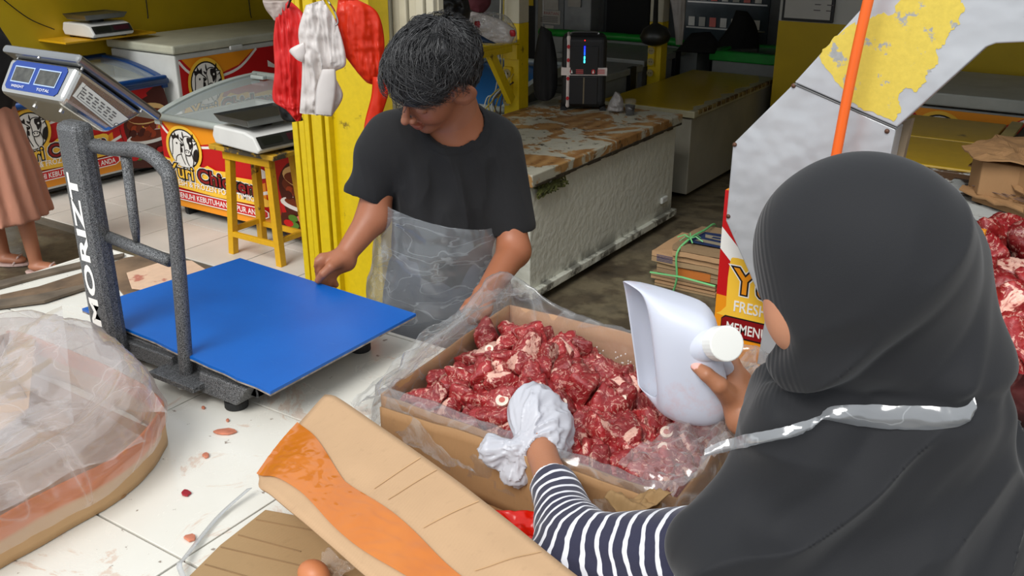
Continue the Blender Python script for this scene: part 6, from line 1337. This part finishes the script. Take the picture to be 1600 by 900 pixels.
# ------------------------------------------------------------------ sheet-metal arm, orange pipe, printed board
def metal_white(name, amt=.6):
    t = NT(name); n = t.noise(5, 7, .65); n2 = t.noise(24, 5, .7); n3 = t.noise(4.5, 3)
    c = t.mix(n, lin((176, 178, 182)), lin((206, 208, 210))); c = t.mix(t.ramp(n2, [(.66, (0, 0, 0, 1)), (.72, (.6, .6, .6, 1))]), c, lin((150, 146, 138)))
    t.set(Base_Color=c, Roughness=.32, Metallic=.35); t.bump(n3, .35, .05); return t.m
M_mw = metal_white('dented_zinc_sheet')
AR = thing('metal_frame_arm', at(1195, 560, v=2.2)*1.0, 'white painted sheet-metal frame with slanting arm and worn yellow patch behind the hijab', 'metal frame'); AR.location.z = 0
PV = 2.2
def vp(pts, v=PV): return [at(x, y, v=v) for x, y in pts]
low = vp([(1134, 345), (1145, 225), (1240, 131), (1400, 202), (1388, 260), (1400, 700), (1195, 700), (1182, 570), (1197, 487)])
zb_ = [Vector((p.x, p.y, p.z)) for p in low]; zb_[5].z = 0; zb_[5].x = zb_[4].x; zb_[6].z = 0; zb_[6].x = zb_[7].x
MB().slab(zb_, (0, .07, 0)).build('lower_panel', M_mw, AR, bevel=.003)
up = vp([(1241, 129), (1360, -2), (1424, -75), (1720, -75), (1720, 62), (1600, 66), (1556, 68), (1540, 74), (1401, 199)])
MB().slab(up, (0, .07, 0)).build('upper_arm', metal_white('painted_arm_white'), AR, bevel=.003)
MB().slab([Vector((p.x+dx, PV+.072, p.z+dz)) for p, dx, dz in ((low[3], -.012, .0), (low[4], -.012, 0))]+[Vector((zb_[4].x-.012, PV+.072, 0)), Vector((zb_[4].x+.014, PV+.072, 0)), Vector((low[4].x+.014, PV+.072, low[4].z)), Vector((low[3].x+.016, PV+.072, low[3].z+.01))], (0, .03, 0)).build('wooden_backing', pm('weathered_wood', (140, 122, 98), .8, var=.2), AR)
MB().tube([p+Vector((0, -.0005, 0)) for p in vp([(1240, 131), (1320, 166), (1401, 201)])], .0022, 6).build('seam', pm('dark_seam', (96, 96, 96), .6), AR)
for x, y in ((1240, 134), (1148, 226), (1386, 205), (1138, 338), (1198, 482)): p = at(x, y, v=PV); MB().tube([p+Vector((0, .001, 0)), p+Vector((0, -.004, 0))], [.006, .0045], 12).build('rivet', pm('rusty_rivet', (104, 74, 58), .6, .5), AR, smooth=True)
rr = random.Random(12); base_p = [(1280, 88), (1300, 62), (1330, 38), (1352, 36), (1372, 22), (1396, 22), (1408, -6), (1450, -12), (1500, -6), (1508, 14), (1495, 40), (1482, 52), (1476, 70), (1462, 78), (1466, 100), (1450, 112), (1444, 130), (1432, 144), (1416, 136), (1404, 150), (1408, 170), (1396, 190), (1372, 180), (1345, 168), (1330, 160), (1312, 134), (1296, 112)]
rag = []
for i in range(len(base_p)):
    a, b = base_p[i], base_p[(i+1) % len(base_p)]
    for k in range(5): t_ = k/5; rag.append((a[0]+(b[0]-a[0])*t_+rr.uniform(-3, 3)*(k > 0), a[1]+(b[1]-a[1])*t_+rr.uniform(-3, 3)*(k > 0)))
MB().slab([p+Vector((0, -.0012, 0)) for p in vp(rag)], (0, .001, 0)).build('yellow_paint_patch', worn('flaking_yellow', (232, 206, 84), (176, 178, 176), .42, 15, .5, edge=.015, bump=.3), AR)
pip = [at(1372, -60, v=2.12), at(1352, 20, v=2.12), at(1328, 130, v=2.12), at(1306, 245, v=2.12), at(1292, 320, v=2.12), at(1286, 400, v=2.12)]
o = MB().tube(bez(pip+[Vector((pip[-1].x-.01, 2.1, .6)), Vector((pip[-1].x-.01, 2.1, .0))], 4), .0112, 16).build('orange_pipe', pm('orange_plastic', (240, 104, 30), .4, var=.04), smooth=True); tag(o, 'thin orange plastic pipe leaning in front of the white metal arm', 'pipe')
bo = at(1113, 537, v=2.31); BD = thing('printed_board', (bo.x+.3, 2.33, 0), 'red and orange printed board with the chicken logo lettering beside the metal frame', 'sign board')
rbox('board', bo.x, bo.x+.62, 2.31, 2.33, 0, bo.z+.44, pm('board_orange', (226, 140, 30), .5), BD, bevel=.001)
def clipped_banner():
    h = .42; w = .6; fn = plane_fn((bo.x, 2.3095, bo.z), (1, 0, 0), (0, 0, 1), (0, -1, 0)); c = Canvas(fn, .0002)
    c.poly([(0, 0), (w, 0), (w, h+.02), (0, h+.02)], C_red); c.poly([(0, 0), (w, 0), (w, .12), (0, .15)], C_or); c.poly([(0, .28), (0, .34), (.14, .2), (.3, .14), (.12, .16)], C_w); 
    c.poly([(.03, .12), (.03, .24), (.05, .262), (.16, .25), (.5, .25), (.5, .1), (.04, .09)], C_yl, 3)
    for m, o_ in ((C_w, .09), (C_k, .06), (C_or, .014)): c.text('Yuri', .045, .165, .10, m, .17, o_)
    for m, o_ in ((C_w, .09), (C_k, .06), (C_drk, .014)): c.text('Chicken', .24, .165, .10, m, .34, o_)
    c.text('FRESH & FROZEN FOOD TIMIKA', .05, .112, .044, C_w, .5, .014)
    c.poly([(.02, .085), (.03, .095), (.55, .095), (.55, .035), (.03, .035), (.02, .045)], C_k); c.poly([(.022, .083), (.032, .091), (.55, .091), (.55, .039), (.032, .039), (.022, .047)], C_drk); c.text('MEMENUHI KEBUTUHAN DAPUR ANDA', .035, .05, .04, C_w, .52, .016)
    c.build('printed_banner', BD)
clipped_banner()
# worn brown carton on a crate in front of the board
cb = thing('brown_carton', (-.66, 2.12, .42), 'dark brown opened carton in front of the printed board, behind the jerrycan', 'carton')
q1 = at(1092, 540, v=2.05); q2 = at(1200, 520, v=2.05)
M_dkc = cardboard('dark_brown_card', (112, 80, 48))
m = MB(); z0_ = .42; a, b = q1.x, q1.x+.26
for (p, q_) in (((a, 1.96), (b, 1.96)), ((b, 1.96), (b, 2.16)), ((b, 2.16), (a, 2.16)), ((a, 2.16), (a, 1.96))): wall_sheet('side_panel', [p, ((p[0]+q_[0])/2, (p[1]+q_[1])/2), q_], z0_+.003, .78, M_dkc, cb, seed=int(abs(p[0])*100))
MB().slab([(a, 1.96, .78), (a+.10, 1.96, .80), (a+.2, 1.98, .86), (b+.01, 2.0, .86), (b, 1.96, .78)], (0, .004, 0)).build('torn_flap', M_dkc, cb)
rbox('bottom_panel', a, b, 1.96, 2.16, z0_, z0_+.005, M_dkc, cb, bevel=0)
cr = thing('plastic_crate', (a+.13, 2.14, 0), 'dark crate on the floor under the brown carton', 'crate')
rbox('shell', a-.02, b+.02, 1.94, 2.18, .0, .42, M_rub, cr, bevel=.01); 
for z in (.08, .2, .32): rbox('rib', a-.025, b+.025, 1.935, 2.185, z, z+.02, M_dark, cr, bevel=.003)
# tied stack of flattened cartons on the floor
sk = at(1020, 446, z=0); sx0, sy0 = sk.x, sk.y
M_kr = [cardboard('flat_kraft_%d' % i, c) for i, c in enumerate([(168, 140, 104), (190, 152, 112), (150, 124, 92)])]
zz = 0; names = ['lowest flattened carton of the string-tied stack on the dark floor', 'second flattened carton from the floor in the tied stack', 'flattened carton with orange tape in the tied stack', 'flattened carton with small blue print, second from the top of the tied stack', 'topmost flattened carton of the tied stack, with dark blue print']
for i in range(5):
    th = (.03, .035, .055, .06, .06)[i]; rr = random.Random(i); dx, dy = rr.uniform(-.015, .02), rr.uniform(-.02, .02); w_s = (.34, .36, .36, .40, .3)[i]; c0, c1 = sx0+dx-.01, sx0+dx-.01+w_s+(.0 if i < 4 else 0)
    if i == 4: c0 += .12; c1 += .12
    o = thing('flattened_carton', ((c0+c1)/2, sy0+.2, zz), names[i], 'cardboard', 'tied stack of flattened cartons')
    n = 7
    for k in range(2):
        G = np.array([[(c0+(c1-c0)*s, sy0+dy+.38*t_, zz+th*(k+1)/2-.002+.008*fbm(np.array([[s*3, t_*3, i+k*.3]]), 1, 2, 3)[0]*(i > 2)) for s in np.linspace(0, 1, 9)] for t_ in np.linspace(0, 1, 9)]); b_ = MB().grid(G).build('cardboard_leaf', M_kr[(i+k) % 3], o); s_ = b_.modifiers.new('t', 'SOLIDIFY'); s_.thickness = th/2-.004; s_.offset = -1
    if i == 2: rbox('orange_tape', c0+.12, c0+.3, sy0+dy-.004, sy0+dy, zz+.004, zz+th-.006, pm('brown_orange_tape', (190, 112, 50), .25), o, bevel=.001)
    if i == 3:
        cv = Canvas(plane_fn((c0, sy0+dy-.002, zz+.004), (1, 0, 0), (0, 0, 1), (0, -1, 0)), .0006)
        for k in range(5): cv.poly([(.03, .008+k*.008), (.12, .008+k*.008), (.12, .011+k*.008), (.03, .011+k*.008)], flat('print_blue', (56, 70, 120)))
        cv.build('printing', o)
    if i == 4:
        cv = Canvas(plane_fn((c0+.05, sy0+dy+.05, zz+th+.008), (1, 0, 0), (0, 1, 0), (0, 0, 1)), .0008)
        cv.poly([(0, 0), (.22, 0), (.25, .04), (.25, .2), (.2, .22), (.02, .2)], flat('print_blue_dark', (40, 54, 92))); cv.poly([(.03, .04), (.2, .03), (.2, .07), (.05, .08)], flat('pale_print', (150, 140, 120))); cv.poly([(.06, .11), (.21, .1), (.2, .16), (.04, .16)], flat('pale_print', (150, 140, 120))); cv.poly([(.09, .12), (.17, .12), (.17, .145), (.09, .145)], flat('print_blue_dark', (40, 54, 92)))
        cv.build('printing', o)
    zz += th+.004
M_str_g = pm('green_raffia', (110, 190, 120), .5); x_ = sx0+.15
o = MB().tube(bez([(x_-.02, sy0-.03, .0), (x_, sy0-.04, .09), (x_-.01, sy0-.035, zz-.04), (x_+.02, sy0+.05, zz+.02), (x_+.03, sy0+.2, zz+.022), (x_+.02, sy0+.40, zz-.01), (x_, sy0+.42, .0)], 6), .006, 6, flat=.4).build('green_string', M_str_g, smooth=True); tag(o, 'green raffia string tied over the stack of flattened cartons', 'string')
kn = MB()
for i in range(6): a_ = i*1.05; kn.tube([(x_+.02, sy0+.05, zz+.02), (x_+.02+.03*math.cos(a_), sy0+.05+.04*math.sin(a_), zz+.035), (x_+.02+.07*math.cos(a_), sy0+.05+.06*math.sin(a_), zz+.015)], .004, 5, flat=.5)
kn.build('knot', M_str_g, o); o2 = MB().tube([(sx0+.0, sy0-.045, .09), (sx0+.18, sy0-.045, .10), (sx0+.36, sy0-.045, .09)], .005, 6, flat=.4).build('cross_string', M_str_g, o)

# ------------------------------------------------------------------ right-hand table with meat
rt = thing('butcher_table', (.2, 2.4, 0), 'dark stained metal table at the right edge holding large meat pieces', 'table')
t = NT('bloody_dark_steel'); n = t.noise(5, 7, .65); t.set(Base_Color=t.ramp(n, [(.35, lin((34, 24, 24))), (.55, lin((74, 40, 40))), (.7, lin((96, 78, 74)))]), Roughness=t.ramp(n, [(.4, (.08, .08, .08, 1)), (.7, (.35, .35, .35, 1))]), Metallic=.3); t.bump(n, .1, .004)
rbox('tabletop', -.40, .75, 1.62, 3.2, .925, .95, t.m, rt, bevel=.004)
for a in (-.37, .7):
    for b in (1.68, 3.14): rbox('leg', a-.02, a+.02, b-.02, b+.02, 0, .925, M_steel, rt)
rr = random.Random(31); big = [(1543, 372, .99, 1.5, 'dark'), (1575, 362, 1.0, 1.6, 'dark'), (1606, 392, 1.01, 1.7, ''), (1550, 412, .99, 1.5, 'dark'), (1588, 432, 1.0, 1.3, ''), (1620, 450, 1.0, 1.6, ''), (1560, 455, .98, 1.3, 'pale'), (1572, 478, 1.0, 1.7, 'pale'), (1612, 500, .99, 1.6, ''), (1560, 520, .98, 1.5, 'dark'), (1590, 545, .985, 1.6, 'pale'), (1630, 560, .98, 1.5, ''), (1535, 400, .98, 1.4, ''), (1640, 400, .99, 1.6, ''), (1530, 440, .98, 1.4, ''), (1590, 480, .97, 1.3, '')]
wh = ['at the back by the yellow strip', 'at the top of the right-hand pile', 'at the right frame edge near the top', 'behind the pale piece beside the hijab', 'in the middle of the right-hand pile', 'at the frame edge halfway down', 'with a fatty face beside the hijab', 'with thick white fat, largest in the pile', 'right of the fattiest piece', 'low beside the hijab on the dark table', 'lowest and nearest on the dark table', 'beyond the frame edge lowest', 'half hidden by the hijab near the top', 'outermost right in the pile', 'hidden by the hijab halfway down', 'under the fattiest piece']
for i, (x, y, z, s, kd) in enumerate(big):
    p = at(x, y, z=z); put_chunk(i, p, (rr.uniform(0, 6), rr.uniform(0, 6), rr.uniform(0, 6)), s, 'large raw meat piece '+wh[i], 'meat pieces on the right-hand table')
# freezers at the right back
def dcard(parent, a, b, c, d, z, seed): pass
R1 = thing('chest_freezer', (-.3, 5.2, 0), 'yellow-topped chest freezer with worn front edge at right behind the hijab', 'freezer')
M_dy = worn('dull_yellow_lid', (196, 158, 14), (120, 92, 30), .33, 3, .4, edge=.03, bump=.1)
rbox('body', -1.12, .9, 4.72, 5.85, .03, .66, pm('ochre_enamel', (206, 158, 20), .45, var=.1), R1, bevel=.006)
rbox('lid_panel', -1.14, -.52, 4.70, 5.28, .70, .745, M_dy, R1, bevel=.008); rbox('lid_panel', -1.14, -.62, 5.30, 5.87, .70, .745, M_dy, R1, bevel=.008); rbox('lid_panel', -.50, .92, 4.70, 5.28, .70, .745, M_dy, R1, bevel=.008); rbox('lid_panel', -.54, .92, 5.30, 5.87, .70, .745, M_grime, R1, bevel=.008)
rbox('seal', -1.13, .91, 4.71, 5.86, .66, .70, M_dark, R1, bevel=0); rbox('front_edge', -1.14, .92, 4.66, 4.70, .672, .735, worn('chipped_white_edge', (186, 188, 184), (90, 64, 40), .5, 7, .5, stretch=(1, 1, 3)), R1, bevel=.004); rbox('front_rail', -1.14, .92, 4.62, 4.70, .57, .64, pm('dull_grey_rail', (140, 144, 142), .4, var=.1), R1, bevel=.004)
MB().box(-.60, -.54, 4.69, 5.87, .745, .765).build('lid_joint', pm('lid_joint_cream', (176, 156, 90), .5), R1, bevel=.004)
R2 = thing('chest_freezer', (-.3, 6.5, 0), 'white chest freezer with red and yellow banner at right against the yellow wall', 'freezer')
rbox('body', -1.25, .9, 6.08, 6.95, .03, .76, M_dimw, R2, bevel=.006); rbox('lid', -1.27, .92, 6.05, 6.97, .775, .85, pm('dusty_lid', (176, 178, 170), .4, var=.08), R2, bevel=.01)
banner('b', R2, (-1.2, 6.078, .18), (1, 0, 0), (0, 0, 1), (0, -1, 0), 1.35, .57)
R0 = thing('chest_freezer', (.1, 3.9, 0), 'low freezer with chipped white lid edge behind the right-hand meat pile', 'freezer')
rbox('body', -.62, .9, 3.55, 4.45, .03, .70, pm('ochre_enamel', (206, 158, 20), .45, var=.1), R0, bevel=.006); rbox('lid', -.64, .92, 3.52, 4.47, .71, .76, worn('chipped_white_lid', (186, 190, 188), (60, 42, 32), .45, 6, .5), R0, bevel=.008)
zz = .765; nm2 = ['lowest open flat carton with printed panels on the freezer at right', 'middle crumpled flat carton on the freezer at right', 'torn brown carton with dark opening, topmost at right']
M_bp = cardboard('brown_kraft_right', (156, 118, 78))
for i, (pts_, z, lab) in enumerate([([(1498, 298), (1530, 272), (1640, 290), (1680, 360), (1600, 332)], .80, nm2[0]), ([(1512, 262), (1545, 235), (1640, 240), (1680, 320), (1600, 300)], .86, nm2[1]), ([(1502, 232), (1556, 214), (1660, 222), (1690, 290), (1600, 262), (1520, 250)], .95, nm2[2])]):
    P = [at(x, y, z=z) for x, y in pts_]; c = sum(P, Vector())/len(P); t_o = thing('flattened_carton', (c.x, c.y, .765), lab, 'cardboard', 'flat cartons at right')
    m = MB(); n = len(P); 
    for k in range(n):
        a, b = P[k], P[(k+1) % n]; G = np.array([[np.array(a.lerp(b, s).lerp(c, q_)) for s in np.linspace(0, 1, 8)] for q_ in np.linspace(0, 1, 8)]); G[..., 2] += .02*ridge(G, 9, 3, 60+i); m.grid(G)
    o = m.build('crumpled_sheet', M_bp, t_o); s_ = o.modifiers.new('t', 'SOLIDIFY'); s_.thickness = .006
    MB().slab([(p.x, p.y, .765+.02*i) for p in [c.lerp(p_, .75) for p_ in P]], (0, 0, z-.775-.02*i)).build('folded_body', M_bp, t_o, bevel=.004)
    if i == 0:
        A_, B_ = P[0], P[4]; dx = (B_-A_).normalized(); dy = Vector((-dx.y, dx.x, 0)); cv = Canvas(plane_fn(A_+dy*.03+dx*.03+Vector((0, 0, .026)), dx, dy, (0, 0, 1)), .0008)
        for k in range(6): cv.poly([(0, k*.016), (.18, k*.016), (.18, k*.016+.007), (0, k*.016+.007)], flat('carton_ink', (92, 84, 92))); cv.poly([(.2, k*.016), (.36, k*.016), (.36, k*.016+.007), (.2, k*.016+.007)], flat('carton_ink', (92, 84, 92)))
        cv.build('printing', t_o)
# spring and small white stand at the lower right
wt = yf(1592, 905, 1.16); ws = Y2W(wt); wo = thing('white_stand', (ws[0]+.05, ws[1]+.02, 0), 'pale plastic stand at the lower right corner, carrying a coiled spring', 'stand')
MB().tube([(ws[0]+.07, ws[1]+.03, 0), (ws[0]+.07, ws[1]+.03, wt[2]-.02)], .03, 14).build('stem', M_white, wo); MB().tube([(ws[0]+.07, ws[1]+.03, wt[2]-.02), (ws[0]+.07, ws[1]+.03, wt[2])], .10, 24).build('top_plate', M_white, wo)
o = MB().tube([(ws[0]+.02+.018*math.cos(a), ws[1]+.01+.018*math.sin(a), wt[2]+.003+a*.0016) for a in np.arange(0, 6.283*6, .35)], .0022, 6).build('coiled_spring', M_chrome, smooth=True); tag(o, 'coiled bright steel spring beside the striped sleeve at the lower right corner', 'spring')
